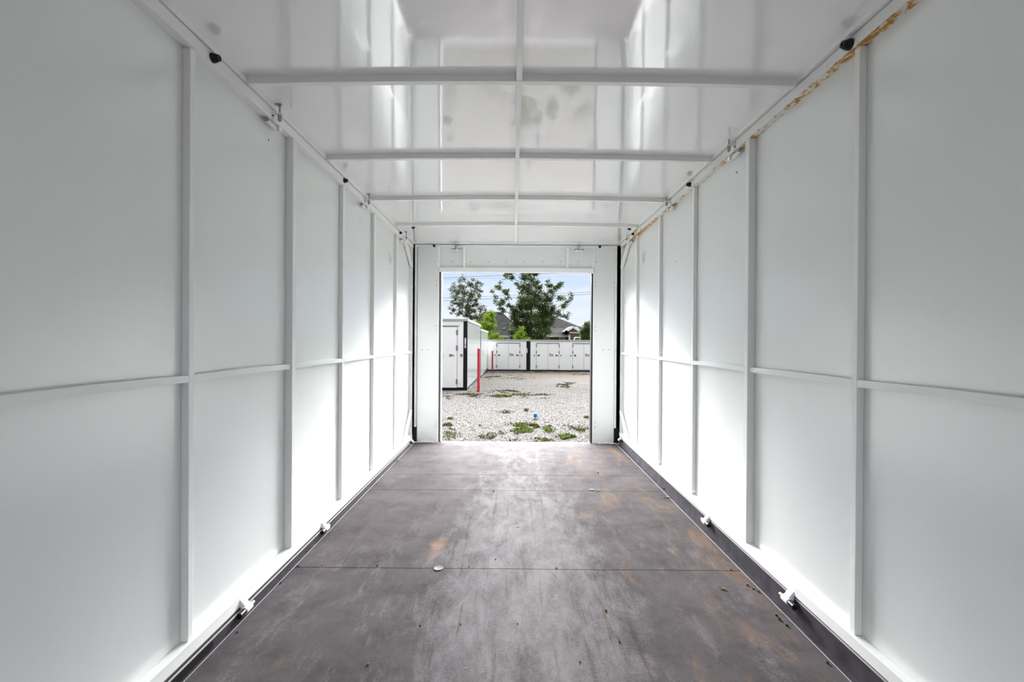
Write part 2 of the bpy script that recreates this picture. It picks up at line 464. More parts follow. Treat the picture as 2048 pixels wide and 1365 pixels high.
def side_frame(root, F, Sx, sgn, zb0, zb1, zt0, zt1, studs, top_mat):
    """sgn = +1 when the wall lies at larger x"""
    lo = lambda a, b: (min(a, b), max(a, b))
    x0, x1 = lo(F, Sx)
    part(MB().box(x0, x1, Y0, Y1 - .02, zb0, zb1), 'bottom_rail', M_frame, root, bevel=.0022)
    part(MB().box(x0, x1, Y0, Y1 - .02, zt0, zt1), 'top_rail', top_mat, root, bevel=.0022)
    ys = [s[0] for s in studs]
    for i, (y, w) in enumerate(studs):
        f = F if w > .03 else F + sgn * .011
        a, b = lo(f, Sx)
        part(MB().box(a, b, y, y + w, zb1, zt0), 'wall_stud', M_frame, root, bevel=.0022)
        part(MB().cyl((f + sgn * .004, y + w + .002, 1.0), (f + sgn * .004, y + w + .002, 1.03), .004, n=8), 'weld_bead', M_frame, root, smooth=True)
    # mid rail in pieces between the studs, each bowed a little off the wall
    edges = [(Y0, ys[0])] + [(studs[i][0] + studs[i][1], studs[i + 1][0]) for i in range(len(studs) - 1)] + [(studs[-1][0] + studs[-1][1], Y1 - .05)]
    for a, b in edges:
        m = MB(); n = 10
        for k in range(n):
            t0, t1 = k / n, (k + 1) / n
            q = []
            for t in (t0, t1):
                y = a + (b - a) * t
                bow = math.sin(PI * t) * .006
                zc = 1.0145 + math.sin(PI * t) * .004
                xi, xo = F + sgn * .012 - sgn * bow, Sx - sgn * .001 - sgn * bow * .6
                q.append([(xi, y, zc - .0125), (xi, y, zc + .0125), (xo, y, zc + .0125), (xo, y, zc - .0125)])
            m.add(q[0] + q[1], [(0, 1, 5, 4), (1, 2, 6, 5), (2, 3, 7, 6), (3, 0, 4, 7)])
        part(m, 'mid_rail', M_frame, root, smooth=True)
    # end post and the two corner braces at the far end
    a, b = lo(F + sgn * .004, Sx)
    part(MB().box(a, b, Y1 - .048, Y1 - .022, zb1, zt0), 'end_post', M_frame, root, bevel=.002)
    xm = (F + Sx) / 2 - sgn * .004
    side = Vector((1, 0, 0))
    part(MB().bar((xm, 4.79, zt0 - .0), (xm, 5.11, 1.97), .030, .028, side), 'corner_brace', M_frame, root, bevel=.002)
    part(MB().bar((xm, 4.80, zb1), (xm, 5.11, .37), .030, .028, side), 'corner_brace', M_frame, root, bevel=.002)
studsL = [(-.575, .025), (.150, .038), (.876, .025), (1.600, .025), (2.326, .038), (3.038, .026), (3.722, .026), (4.440, .026)]
studsR = [(-.575, .025), (.150, .038), (.876, .025), (1.600, .025), (2.326, .038), (3.062, .028), (3.780, .026), (4.490, .026)]
side_frame(wall_left, FL, SL, -1, .043, .090, 2.176, 2.222, studsL, M_frame)
side_frame(wall_right, FR, SR, 1, .089, .134, 2.192, 2.238, studsR, M_rust)
# small drilled holes with bright rims on the sheets
for w, X, pts in ((wall_left, SL, ((537, 280), (720, 443), (797, 505))), (wall_right, SR, ((1473, 345), (1352, 523), (1263, 495)))):
    for u, v in pts:
        q = on_x(u, v, X)
        s = 1 if X < 0 else -1
        part(MB().lathe(q, (s, 0, 0), [(-.001, .005), (.002, .005), (.002, .003), (.0005, .003)], 10), 'drilled_hole', M_steel, w)
wb_ = MB().box(-1.18, -.80, Y0 - .03, Y0, -.1, 2.26).box(.86, 1.24, Y0 - .03, Y0, -.1, 2.26).box(-.80, .86, Y0 - .03, Y0, 1.917, 2.26)  # unseen rear doorway, added to light the near end
wall_back = tag(wb_.build('wall_back', M_wall), 'painted steel end wall behind the viewer with an added doorway for light', 'wall', kind='structure')
# kick strips: dark steel angles between floor and walls
kl = MB().box(-1.1165, -1.1125, Y0, 5.10, 0.0, .036).box(-1.1125, -1.1025, Y0, 5.10, -.004, .0015).build('baseboard_left', M_kick)
tag(kl, 'dark steel kick strip between the floor and the left wall', 'kick strip', kind='structure')
part(MB().box(-1.1185, -1.1120, Y0, 5.10, .036, .0385), 'strip_lip', M_bright, kl)
part(MB().box(-1.1035, -1.1015, Y0, 5.12, -.002, .0022), 'board_edge', M_bright, kl)
kr = MB().box(1.186, 1.190, Y0, 5.10, 0.0, .080).box(1.1585, 1.186, Y0, 5.10, -.004, .0015).build('baseboard_right', M_kick)
tag(kr, 'wide dark steel kick strip between the floor and the right wall', 'kick strip', kind='structure')
part(MB().box(1.1855, 1.192, Y0, 5.10, .080, .0825), 'strip_lip', M_bright, kr)
part(MB().box(1.1568, 1.1590, Y0, 5.12, -.002, .0022), 'board_edge', M_bright, kr)
part(MB().box(-1.139, -1.1205, Y0, 5.10, .030, .0435), 'shadow_gap', M_gap, kl)
part(MB().box(1.192, 1.206, Y0, 5.10, .074, .0895), 'shadow_gap', M_gap, kr)
# long dark slots in the left strip
for ya, yb in ((1.02, 1.36), (1.44, 1.70)):
    m = MB(); pts = []
    for k in range(9):
        g = -PI / 2 + PI * k / 8
        pts.append((-1.1121, yb - .015 + math.cos(g) * .015, .019 + math.sin(g) * .015))
    for k in range(9):
        g = PI / 2 + PI * k / 8
        pts.append((-1.1121, ya + .015 + math.cos(g) * .015, .019 + math.sin(g) * .015))
    m.prism(pts, (.0006, 0, 0))
    part(m, 'fork_slot', M_black, kl)

# ceiling: crowned glossy sheet with cross beams, centre rib and edge tubes
XC = .018
SKY_Y = -0.95      # the roof sheets behind this beam are off: open roof bays over the near end
def crown(x, y=2.0):
    t = (x - XC) / 1.16
    return .015 * (1 - t * t)
CZ = 2.253
m = MB()
nx, ny = 40, 60
for j in range(ny + 1):
    y = SKY_Y + (Y1 + .01 - SKY_Y) * j / ny
    for i in range(nx + 1):
        x = -1.17 + 2.40 * i / nx
        # sheet sags a touch towards the front end rail
        sag = .012 * max(0, (y - 4.75) / .4) ** 2
        m.v.append((x, y, CZ + crown(x) - sag * (1 - abs((x - XC) / 1.2) ** 2 * .3)))
for j in range(ny):
    for i in range(nx):
        a = j * (nx + 1) + i
        m.f.append((a, a + nx + 1, a + nx + 2, a + 1))
ceiling = m.build('ceiling', M_ceil, smooth=True, fix=False)
tag(ceiling, 'glossy white sheet metal roof underside, slightly arched', 'ceiling', kind='structure')
part(MB().box(-1.24, 1.30, SKY_Y, 5.2, 2.285, 2.30), 'outer_roof', M_frame, ceiling)
beams = [-.497, .303, 1.108, 1.911, 2.720, 3.518, 4.318]
for y in beams:
    m = MB(); n = 24
    xs = [-1.122 + (1.168 + 1.122) * k / n for k in range(n + 1)]
    rings = []
    for x in xs:
        z0 = 2.222 + crown(x)
        z1 = CZ + crown(x) + .004
        rings.append([(x, y, z0), (x, y, z1), (x, y + .028, z1), (x, y + .028, z0)])
    for k in range(n):
        m.add(rings[k] + rings[k + 1], [(0, 1, 5, 4), (1, 2, 6, 5), (2, 3, 7, 6), (3, 0, 4, 7)])
    m.add(rings[0], [(0, 1, 2, 3)]); m.add(rings[-1], [(3, 2, 1, 0)])
    part(m, 'cross_beam', M_frame, ceiling, bevel=0, smooth=True)
ends = [Y0] + beams + [Y1 - .03]
for i in range(len(ends) - 1):
    a = ends[i] + (.028 if i else 0) + .001
    b = ends[i + 1] - .001
    part(MB().box(.004, .029, a, b, 2.238, 2.272), 'centre_rib', M_frame, ceiling, bevel=.0018)
part(MB().box(-1.175, -1.121, Y0, Y1 + .02, 2.2265, 2.275), 'edge_tube', M_frame, ceiling, bevel=.002)
part(MB().box(1.170, 1.235, Y0, Y1 + .02, 2.2430, 2.275), 'edge_tube', M_frame, ceiling, bevel=.002)
part(MB().box(-1.175, 1.235, Y1 - .022, Y1 + .04, 2.2285, 2.262), 'end_tube', M_frame, ceiling, bevel=.002)

# front wall with the doorway
OL, OR_, OT = -.812, .868, 1.917
wf = MB()
wf.box(-1.18, OL - .02, Y1 + .024, Y1 + .030, .0, 2.222).box(OR_ + .02, 1.23, Y1 + .024, Y1 + .030, .0, 2.222)
wf.box(OL - .02, OR_ + .02, Y1 + .024, Y1 + .030, OT + .01, 2.222)
wf.box(-1.18, 1.235, Y1 + .026, Y1 + .040, 2.215, 2.30)
wf.box(-1.20, -1.115, Y1 + .024, Y1 + .034, -.1, 2.25).box(1.16, 1.26, Y1 + .024, Y1 + .034, -.1, 2.25)
wall_front = tag(wf.build('wall_front', M_wall), 'pale painted steel end wall around the open doorway', 'wall', kind='structure')
def P(mb, nm, mat=M_frame, bevel=.0018, **k):
    return part(mb, nm, mat, wall_front, bevel=bevel, **k)
P(MB().box(-1.112, 1.156, Y1, Y1 + .024, 2.196, 2.221), 'top_rail')
P(MB().box(-1.112, -1.090, Y1, Y1 + .024, .172, 2.196), 'side_stile')
P(MB().box(1.134, 1.156, Y1, Y1 + .024, .172, 2.196), 'side_stile')
P(MB().box(-.843, .892, Y1 - .002, Y1 + .03, OT, OT + .050), 'header_tube')
for a, b in ((-.858, -.832), (-.571, -.545), (.585, .611), (.878, .903)):
    P(MB().box(a, b, Y1, Y1 + .024, OT + .050, 2.196), 'header_stud')
# flush jamb boxes beside the doorway
P(MB().box(-1.080, -.852, Y1 + .007, Y1 + .030, .006, 2.196), 'jamb_panel', M_wall)
P(MB().box(.898, 1.133, Y1 + .007, Y1 + .030, .006, 2.196), 'jamb_panel', M_wall)
P(MB().box(-.861, -.838, Y1, Y1 + .05, .004, OT), 'jamb_edge')
P(MB().box(.887, .905, Y1, Y1 + .05, .004, OT), 'jamb_edge')
P(MB().box(-.838, -.826, Y1 + .006, Y1 + .06, .004, OT), 'door_seal', M_gap, 0)
P(MB().box(.872, .888, Y1 + .000, Y1 + .08, .004, OT - .01), 'door_seal', M_black, 0)
P(MB().box(-.826, -.812, Y1 + .02, Y1 + .075, .004, OT), 'door_stop')
P(MB().box(.880, .890, Y1 + .081, Y1 + .095, .004, OT), 'door_stop')
P(MB().box(-.826, .872, Y1 + .032, Y1 + .075, OT + .001, OT + .02), 'door_stop')
P(MB().box(-.83, .89, 5.136, 5.20, -.05, -.001), 'sill', M_gap)
for x0 in (-1.04, 1.02):
    P(MB().box(x0, x0 + .055, Y1 - .004, Y1 + .01, .0005, .012), 'foot_tab')
dots = []
for v in (563, 571.5, 652.5, 661, 844.5, 853.5):
    dots += [(873, v), (1190.3, v + 1.2)]
dots += [(844.5, 700), (855.5, 700), (1206, 700), (1217.5, 700), (1229.3, 566), (1228.7, 826), (834, 564)]
for u in (869, 905, 941, 977, 1013, 1049, 1085, 1121, 1157, 1193):
    dots.append((u, 524))
for u, v in dots:
    q = at(u, v, Y1 + .007 if v > 530 else Y1 + .0235)
    if not (-.842 > q[0] or q[0] > .888) and v > 530: continue
    if v < 530 and (q[0] < -.86 or q[0] > .9): q = at(u, v, Y1 + .0068)
    P(MB().lathe(q, (0, -1, 0), [(-.001, .006), (.0015, .006), (.003, .003)], 10), 'rivet', M_steel, 0)

# the dark gaps left and right of the front wall, open corner below the stiles
part(MB().box(-1.165, -1.084, Y1 + .018, Y1 + .023, .002, .172), 'corner_gap', M_black, wall_front)
part(MB().box(1.136, 1.225, Y1 + .018, Y1 + .023, .002, .172), 'corner_gap', M_black, wall_front)
part(MB().box(-1.1195, -1.1135, Y1 + .002, Y1 + .010, .1, 2.222), 'corner_gap', M_black, wall_front)
part(MB().box(1.158, 1.1635, Y1 + .002, Y1 + .010, .1, 2.222), 'corner_gap', M_black, wall_front)

# ------------------------------------------------------------------ hardware inside
def bumper(p, axis, s, label, grp):
    root = empty('rubber_bumper', p, label, 'bumper', grp)
    part(MB().lathe(p, axis, [(0, .0165 * s), (.006 * s, .0165 * s), (.022 * s, .0115 * s), (.026 * s, .0105 * s), (.026 * s, .0048 * s), (.018 * s, .0045 * s)], 20), 'cone', M_black, root, smooth=True)
    part(MB().lathe(Vector(p) + Vector(axis) * .014 * s, axis, [(0, .0044 * s), (.004 * s, .0044 * s), (.005 * s, .002 * s)], 8), 'screw_head', M_bolt, root, smooth=True)
G = 'black rubber bumpers along the roof edge'
bumper((FL, 1.70, 2.199), (1, 0, 0), 1.05, 'black rubber bumper on the left top rail, nearest the viewer', G)
bumper((FR, 1.63, 2.214), (-1, 0, 0), 1.15, 'black rubber bumper on the right top rail above the rust streak', G)
bumper((FL, 3.02, 2.203), (1, 0, 0), .95, 'black rubber bumper midway along the left top rail', G)
bumper((FR, 3.10, 2.216), (-1, 0, 0), .95, 'black rubber bumper midway along the right top rail', G)
bumper((FL, 4.50, 2.203), (1, 0, 0), .85, 'farthest black rubber bumper on the left top rail, beside a steel clamp', G)
bumper((FR, 4.55, 2.216), (-1, 0, 0), .85, 'farthest black rubber bumper on the right top rail, below the hanging one', G)
bumper((-.975, 4.42, 2.258), (0, 0, -1), 1.25, 'black rubber bumper hanging from the ceiling at the left, behind the last beam', G)
bumper((1.110, 4.42, 2.258), (0, 0, -1), 1.25, 'black rubber bumper hanging from the ceiling at the right, behind the last beam', G)
bumper((-.897, Y1, 2.207), (0, -1, 0), .9, 'round black bumper above the doorway, on the left of the header', G)
bumper((.962, Y1, 2.207), (0, -1, 0), .9, 'round black bumper above the doorway, on the right of the header', G)

def clamp(F, y, zt, sgn, label, grp, facing='x'):
    """bolt clamp tying the roof to the wall rail; sgn points from the room to the wall"""
    root = empty('roof_clamp', (F, y, zt), label, 'clamp', grp)
    X = lambda d: F - sgn * d          # d metres into the room
    # plate on the rail, hooked lever, bolt, nuts, eye
    part(MB().box(min(X(0), X(.004)), max(X(0), X(.004)), y - .020, y + .045, zt - .048, zt - .004), 'rail_plate', M_frame, root, bevel=.001)
    part(MB().box(min(X(.004), X(.040)), max(X(.004), X(.040)), y - .012, y + .012, zt - .018, zt - .012), 'bracket_arm', M_frame, root, bevel=.001)
    part(MB().cyl((X(.026), y, zt + .026), (X(.026), y, zt - .050), .0042, n=12), 'bolt', M_steel, root, smooth=True)
    part(MB().cyl((X(.026), y, zt - .020), (X(.026), y, zt - .030), .0088, n=6).cyl((X(.026), y, zt - .032), (X(.026), y, zt - .044), .0088, n=6), 'nut', M_steel, root)
    part(MB().lathe((X(.026), y - .006, zt + .028), (0, 1, 0), [(0, .0095), (.012, .0095)], 14), 'eye', M_steel, root, smooth=True)
    part(MB().box(min(X(.0), X(.034)), max(X(.0), X(.034)), y - .004, y + .020, zt + .024, zt + .030), 'roof_tab', M_frame, root, bevel=.001)
    # pivot on the wall side with a hook strap sloping down along the rail
    hx = F + sgn * .014
    part(MB().cyl((X(.006), y - .018, zt - .030), (hx, y - .018, zt - .030), .0035, n=10), 'pivot_pin', M_bolt, root, smooth=True)
    part(MB().cyl((hx - sgn * .004, y - .040, zt - .058), (hx + sgn * .010, y - .040, zt - .058), .0095, n=14), 'pivot_nut', M_steel, root, smooth=True)
    m = MB()
    pts = [(y - .045, zt - .052), (y + .030, zt - .052), (y + .046, zt - .058), (y + .046, zt - .070), (y + .036, zt - .076), (y - .040, zt - .068)]
    m.prism([(hx - sgn * .004, a, b) for a, b in pts], (sgn * .012, 0, 0))
    part(m, 'hook_strap', M_frame, root, bevel=.0015)
    part(MB().box(min(X(.002), hx), max(X(.002), hx), y + .044, y + .070, zt - .074, zt - .050), 'rail_stop', M_frame, root, bevel=.001)
    return root
G = 'steel clamps tying the roof to the side walls'
clamp(FL, 2.14, 2.222, -1, 'steel bolt clamp at the left top rail, nearest the viewer', G)
clamp(FL, 3.46, 2.222, -1, 'steel bolt clamp at the left end of the third cross beam', G)
clamp(FL, 4.66, 2.222, -1, 'steel bolt clamp at the far left corner of the roof', G)
clamp(FR, 2.49, 2.236, 1, 'steel bolt clamp at the right top rail, nearest the viewer', G)
clamp(FR, 3.50, 2.236, 1, 'steel bolt clamp at the right end of the third cross beam', G)
clamp(FR, 4.72, 2.236, 1, 'steel bolt clamp at the far right corner of the roof, over rust', G)
def front_clamp(x, label):
    y = Y1 - .002
    root = empty('header_clamp', (x, y, 2.20), label, 'clamp', 'bracket clamps above the doorway')
    part(MB().box(x - .058, x + .062, y - .012, y, 2.168, 2.204), 'bracket_plate', M_frame, root, bevel=.0015)
    part(MB().box(x - .044, x + .040, y - .020, y - .002, 2.146, 2.168), 'lower_jaw', M_frame, root, bevel=.0015)
    part(MB().cyl((x, y - .022, 2.245), (x, y - .022, 2.158), .005, n=10), 'bolt', M_steel, root, smooth=True)
    part(MB().cyl((x, y - .022, 2.192), (x, y - .022, 2.178), .010, n=6), 'nut', M_steel, root)
    part(MB().box(x - .032, x + .034, y - .034, y - .004, 2.232, 2.240), 'roof_tab', M_frame, root, bevel=.001)
    for dx in (-.040, -.018, .030, .052):
        part(MB().lathe((x + dx, y - .012, 2.172), (0, -1, 0), [(0, .006), (.009, .006), (.010, .003)], 8), 'screw_head', M_bolt, root)
front_clamp(-.655, 'steel bracket clamp above the doorway, on the left')
front_clamp(.722, 'steel bracket clamp above the doorway, on the right')

def hinge(F, y, zc, sgn, label, painted=True):
    """floor hinge: painted barrel on a dark pin, gusset up to the wall rail"""
    X = lambda d: F - sgn * d
    root = empty('floor_hinge', (X(.022), y, zc - .014), label, 'hinge', 'hinges between the floor and the side walls')
    c = X(.022)
    part(MB().cyl((c, y - .004, zc), (c, y + .040, zc), .0145, n=22), 'barrel', M_frame, root, bevel=.001)
    part(MB().cyl((c, y - .040, zc), (c, y - .005, zc), .0125, n=20), 'pin_head', M_bolt, root, bevel=.0012)
    part(MB().cyl((c, y + .041, zc), (c, y + .064, zc), .0085, n=16), 'pin_tail', M_steel, root, bevel=.0008)
    m = MB()
    m.prism([(X(.034), y + .002, zc + .002), (X(.012), y + .002, zc + .030), (X(-.002), y + .002, zc + .046), (X(-.002), y + .002, zc - .002)], (0, .034, 0))
    part(m, 'gusset', M_frame, root, bevel=.002)
    part(MB().box(min(X(0), X(.016)), max(X(0), X(.016)), y - .038, y + .066, zc - .008, zc + .004), 'base_lug', M_kick, root, bevel=.001)
hinge(FL, 1.885, .032, -1, 'white floor hinge with dark pin at the left wall, nearest the viewer')
hinge(FL, 2.690, .032, -1, 'white floor hinge with dark pin farther along the left wall')
hinge(FL, 4.985, .036, -1, 'small floor hinge in the far left corner beside the doorway')
hinge(FR, 1.925, .064, 1, 'white floor hinge with dark pin at the right wall, nearest the viewer')
hinge(FR, 2.755, .064, 1, 'white floor hinge with dark pin farther along the right wall')
hinge(FR, 4.985, .070, 1, 'small floor hinge in the far right corner beside the doorway')

# crumpled labels on the side walls
M_label = simple('label_paper', (.86, .83, .82), rough=.3, bump=.6, bscale=60)
M_print = simple('label_print', (.38, .34, .34), rough=.5)
def sticker(X, u, v, w, h, label):
    s = 1 if X < 0 else -1
    q = on_x(u, v, X)
    root = empty('wall_label', (X, q[1], q[2]), label, 'label')
    m = MB(); n = 8
    for j in range(n + 1):
        for i in range(5):
            yy = q[1] - w / 2 + w * i / 4; zz = q[2] - h / 2 + h * j / n
            m.v.append((X + s * (.0012 + .003 * noise.noise(Vector((yy * 40, zz * 40, 3)))** 2 ), yy, zz))
    for j in range(n):
        for i in range(4):
            a = j * 5 + i
            m.f.append((a, a + 1, a + 6, a + 5))
    o = part(m, 'paper', M_label, root, smooth=True, fix=False)
    sol = o.modifiers.new('solid', 'SOLIDIFY'); sol.thickness = .0006; sol.offset = 0
    lines = MB()
    for k in range(4):
        z = q[2] + h * (.25 - .16 * k)
        lines.box(min(X + s * .0035, X + s * .0042), max(X + s * .0035, X + s * .0042), q[1] - w * .3, q[1] + w * (.15 + .08 * (k % 2)), z - .004, z + .004)
    part(lines, 'print_lines', M_print, root)
sticker(SL, 780.5, 517, .11, .115, 'small crumpled paper label on the left wall, near its far end')
sticker(SR, 1287, 517, .12, .115, 'small crumpled paper label on the right wall, near its far end')

# ------------------------------------------------------------------ things lying on the floor
def lump(name, p, r, mat, label, cat, squash=.6, seed=0, group=None, stretch=1.0, rot=0.0):
    m = MB(); nu, nv = 10, 7
    for j in range(nv + 1):
        th = PI * j / nv
        for i in range(nu):
            ph = 2 * PI * i / nu
            d = Vector((math.sin(th) * math.cos(ph), math.sin(th) * math.sin(ph), math.cos(th)))
            k = r * (1 + .35 * noise.noise(d * 1.8 + Vector((seed, seed * .7, 0))))
            x, y = d[0] * k * stretch, d[1] * k
            m.v.append((x * math.cos(rot) - y * math.sin(rot), x * math.sin(rot) + y * math.cos(rot), d[2] * k * squash))
    for j in range(nv):
        for i in range(nu):
            i2 = (i + 1) % nu
            m.f.append((j * nu + i, j * nu + i2, (j + 1) * nu + i2, (j + 1) * nu + i))
    zmin = min(v[2] for v in m.v)
    m.v = [(a, b, c - zmin) for a, b, c in m.v]
    o = m.build(name, mat, smooth=True)
    o.location = p
    return tag(o, label, cat, group)
M_dirt = simple('dark_dirt', (.045, .032, .022), rough=.9, var=.4, vscale=200, spec=.02)
M_brown = simple('brown_bit', (.10, .045, .028), rough=.8, var=.3, vscale=200, spec=.02)
M_stone = simple('grey_stone', (.25, .24, .23), rough=.8, var=.25, vscale=150, spec=.02)
M_leaf = simple('dry_leaf', (.38, .27, .16), rough=.7, var=.25, vscale=80, spec=.02)
M_petal = simple('purple_petal', (.20, .09, .26), rough=.7, var=.2, vscale=80, spec=.02)
M_chip = simple('pale_chip', (.50, .47, .43), rough=.7, spec=.02)
def fl_at(u, v): 
    q = on_z(u, v, 0); q[2] = .0002; return q
q = fl_at(877, 1138)
wsh = MB().lathe(q, (0, 0, 1), [(0, .0235), (.0012, .0245), (.0032, .0245), (.004, .0225), (.0032, .020), (.0030, .001)], 32).build('metal_disc', simple('dull_metal', (.16, .16, .165), rough=.5, spec=.1), smooth=True)
tag(wsh, 'flat round grey metal disc lying on the first floor joint', 'disc')
CR = 'dark crumbs of dirt scattered over the floor'
for k, (u, v, r, mt, lb) in enumerate([
    (736, 1330, .0048, M_stone, 'small grey pebble on the near floor, left of centre'),
    (840, 1253, .0036, M_dirt, 'dark crumb left of centre on the near board, alone in the sheen'),
    (921, 1250, .0028, M_dirt, 'tiny dark crumb in the bright sheen left of centre on the near board'),
    (1035, 1249, .0028, M_dirt, 'tiny dark crumb at the centre of the near board'),
    (1212, 1223, .0048, M_brown, 'reddish brown crumb on the near board, right of the sheen'),
    (1239, 1285, .0040, M_brown, 'brown crumb farther to the right on the near board, below the reddish one'),
    (1160, 1326, .0032, M_dirt, 'dark crumb nearest the viewer, right of the centre'),
    (991, 1120, .0040, M_dirt, 'dark crumb just beyond the first floor joint near the centre'),
    (1113, 1138, .0042, M_brown, 'purple-brown crumb on the first floor joint, right of the centre'),
    (938, 1135, .0034, M_dirt, 'small dark crumb on the first floor joint right of the metal disc'),
    (755, 1133, .0042, M_brown, 'brown crumb on the first floor joint, left of the metal disc'),
    (987, 984, .0062, M_dirt, 'dark crumb just this side of the second floor joint, near the centre'),
    (1196, 947, .0062, M_dirt, 'dark crumb on the far board near its joint, to the right'),
    (736, 976, .0075, M_brown, 'brown crumb against the left kick strip at the second floor joint'),
    (1328, 979, .0075, M_dirt, 'upright dark bit against the right kick strip at the second joint'),
    (1553, 1233, .0055, M_dirt, 'black crumb by the right kick strip, uppermost of the near cluster'),
    (1559, 1241, .0062, M_brown, 'brown crumb by the right kick strip, middle of the near cluster'),
    (1574, 1253, .0055, M_dirt, 'black crumb by the right kick strip, lowest of the near cluster'),
    (1495, 1172, .0050, M_dirt, 'dark crumb by the right kick strip, first of the line beside the leaf'),
    (1507, 1180, .0044, M_dirt, 'dark crumb by the right kick strip, middle of the line beside the leaf'),
    (1517, 1185, .0046, M_dirt, 'dark crumb by the right kick strip, last of the line beside the leaf'),
    (1462, 1142, .0048, M_brown, 'brown crumb on the first floor joint close to the right kick strip'),
    (596, 1134, .0046, M_brown, 'brown crumb on the first floor joint close to the left kick strip'),
    (561, 1167, .0046, M_dirt, 'dark crumb beside the left kick strip, this side of the first joint'),
    (475, 1266, .0034, M_brown, 'small brown crumb nearest the left kick strip'),
    (1655, 1328, .0048, M_dirt, 'dark crumb nearest the viewer beside the right kick strip'),
    ]):
    lump('dirt_crumb' if mt is not M_stone else 'pebble', fl_at(u, v), r, mt, lb, 'crumb' if mt is not M_stone else 'pebble', seed=k * 3.1, group=CR if mt is not M_stone else None)
lump('white_stone', fl_at(821, 893), .011, M_chip, 'white stone on the floor in the far left corner', 'stone', seed=4, squash=.8)
def leaf(name, u, v, ln, w, mat, label, cat, rot=0.0, curl=.006, group=None):
    q = fl_at(u, v)
    m = MB(); n = 10
    for k in range(n + 1):
        t = k / n
        ww = w * math.sin(PI * min(1, t * .96 + .03)) ** .8 * (1 + .12 * math.sin(t * 17))
        x = (t - .5) * ln
        z = .0006 + curl * (abs(t - .5) * 2) ** 2
        for s_, zz in ((-1, curl * .7), (0, 0), (1, curl * .5)):
            X, Yy = x, s_ * ww / 2
            m.v.append((X * math.cos(rot) - Yy * math.sin(rot), X * math.sin(rot) + Yy * math.cos(rot), z + zz * abs(s_)))
    for k in range(n):
        a = k * 3
        m.f += [(a, a + 3, a + 4, a + 1), (a + 1, a + 4, a + 5, a + 2)]
    o = m.build(name, mat, smooth=True, fix=False)
    o.location = q
    so = o.modifiers.new('solid', 'SOLIDIFY'); so.thickness = .0008; so.offset = 1
    return tag(o, label, cat, group)
leaf('dry_leaf', 1445, 1179, .034, .010, M_leaf, 'tan dry leaf near the right kick strip on the near board', 'leaf', rot=-.35)
leaf('dry_leaf', 1334, 996, .040, .016, M_leaf, 'pale brown dry leaf beside the right kick strip past the second joint', 'leaf', rot=-.2)
leaf('dry_leaf', 646, 1131, .014, .007, M_leaf, 'small yellow-brown leaf bit just beyond the first joint on the left', 'leaf', rot=.3, curl=.003)
leaf('paper_scrap', 1184, 981, .045, .020, M_chip, 'pale torn scrap on the second floor joint, right of centre', 'scrap', rot=-.1)
leaf('paper_scrap', 1196, 982.5, .026, .014, M_chip, 'smaller pale scrap beside the torn one on the second joint', 'scrap', rot=.4)
leaf('paint_flake', 1036, 1054, .017, .008, M_chip, 'white paint flake in the middle of the floor', 'flake', rot=.1, curl=.002)
leaf('paint_flake', 932, 1338, .009, .005, M_chip, 'tiny white flake on the near board, left of centre', 'flake', rot=.5, curl=.001)
q = fl_at(792.5, 924)
fr = empty('purple_flower', q, 'crumpled purple flower lying by the left kick strip near the doorway', 'flower')
for k in range(5):
    a = 2 * PI * k / 5 + .3
    m = MB()
    c = q + Vector((math.cos(a) * .010, math.sin(a) * .010, .004))
    for j in range(5):
        for i in range(4):
            t, s_ = j / 4, (i / 3 - .5)
            ww = .016 * math.sin(PI * (t * .8 + .15))
            d = Vector((math.cos(a), math.sin(a), 0)); e_ = Vector((-math.sin(a), math.cos(a), 0))
            m.v.append(tuple(q + d * t * .022 + e_ * s_ * ww + Vector((0, 0, .003 + .014 * t * (1 - t) + .008 * abs(s_) + .002 * k))))
    for j in range(4):
        for i in range(3):
            b = j * 4 + i
            m.f.append((b, b + 1, b + 5, b + 4))
    part(m, 'petal', M_petal, fr, smooth=True, fix=False)
# grit: too fine to count
m = MB(); rg = random.Random(3)
for k in range(420):
    x = rg.uniform(-1.08, 1.13); y = rg.uniform(.9, 5.0)
    if rg.random() < .45: x = 1.13 - abs(rg.gauss(0, .14))
    r = rg.uniform(.0005, .0015)
    c = Vector((x, y, r * .5 + .0001))
    pts = [c + Vector((r, 0, 0)), c + Vector((0, r, 0)), c + Vector((-r, 0, 0)), c + Vector((0, -r, 0)), c + Vector((0, 0, r * .8)), c - Vector((0, 0, r * .5))]
    m.add(pts, [(0, 1, 4), (1, 2, 4), (2, 3, 4), (3, 0, 4), (1, 0, 5), (2, 1, 5), (3, 2, 5), (0, 3, 5)])
tag(m.build('floor_grit', M_brown, fix=False), 'fine brown grit sprinkled over the floor boards', 'grit', kind='stuff')

exec_outdoor = True
# ------------------------------------------------------------------ outdoors: ground
def gz(y):
    pts = [(-60, -.17), (5.2, -.17), (15.4, -.56), (21.6, -.665), (28.6, -.805), (40, -.90), (200, -1.0)]
    for (a, b), (c, d) in zip(pts, pts[1:]):
        if y <= c:
            t = max(0, (y - a) / (c - a)); return b + (d - b) * t
    return pts[-1][1]
def ground_at(u, v):
    d = ray(u, v); y = 10.0
    for _ in range(60):
        h = CAM_POS[2] - gz(y)
        y = .5 * y + .5 * (h / -d[2] * d[1])
    p = CAM_POS + d * (y / d[1]); p[2] = gz(y); return p

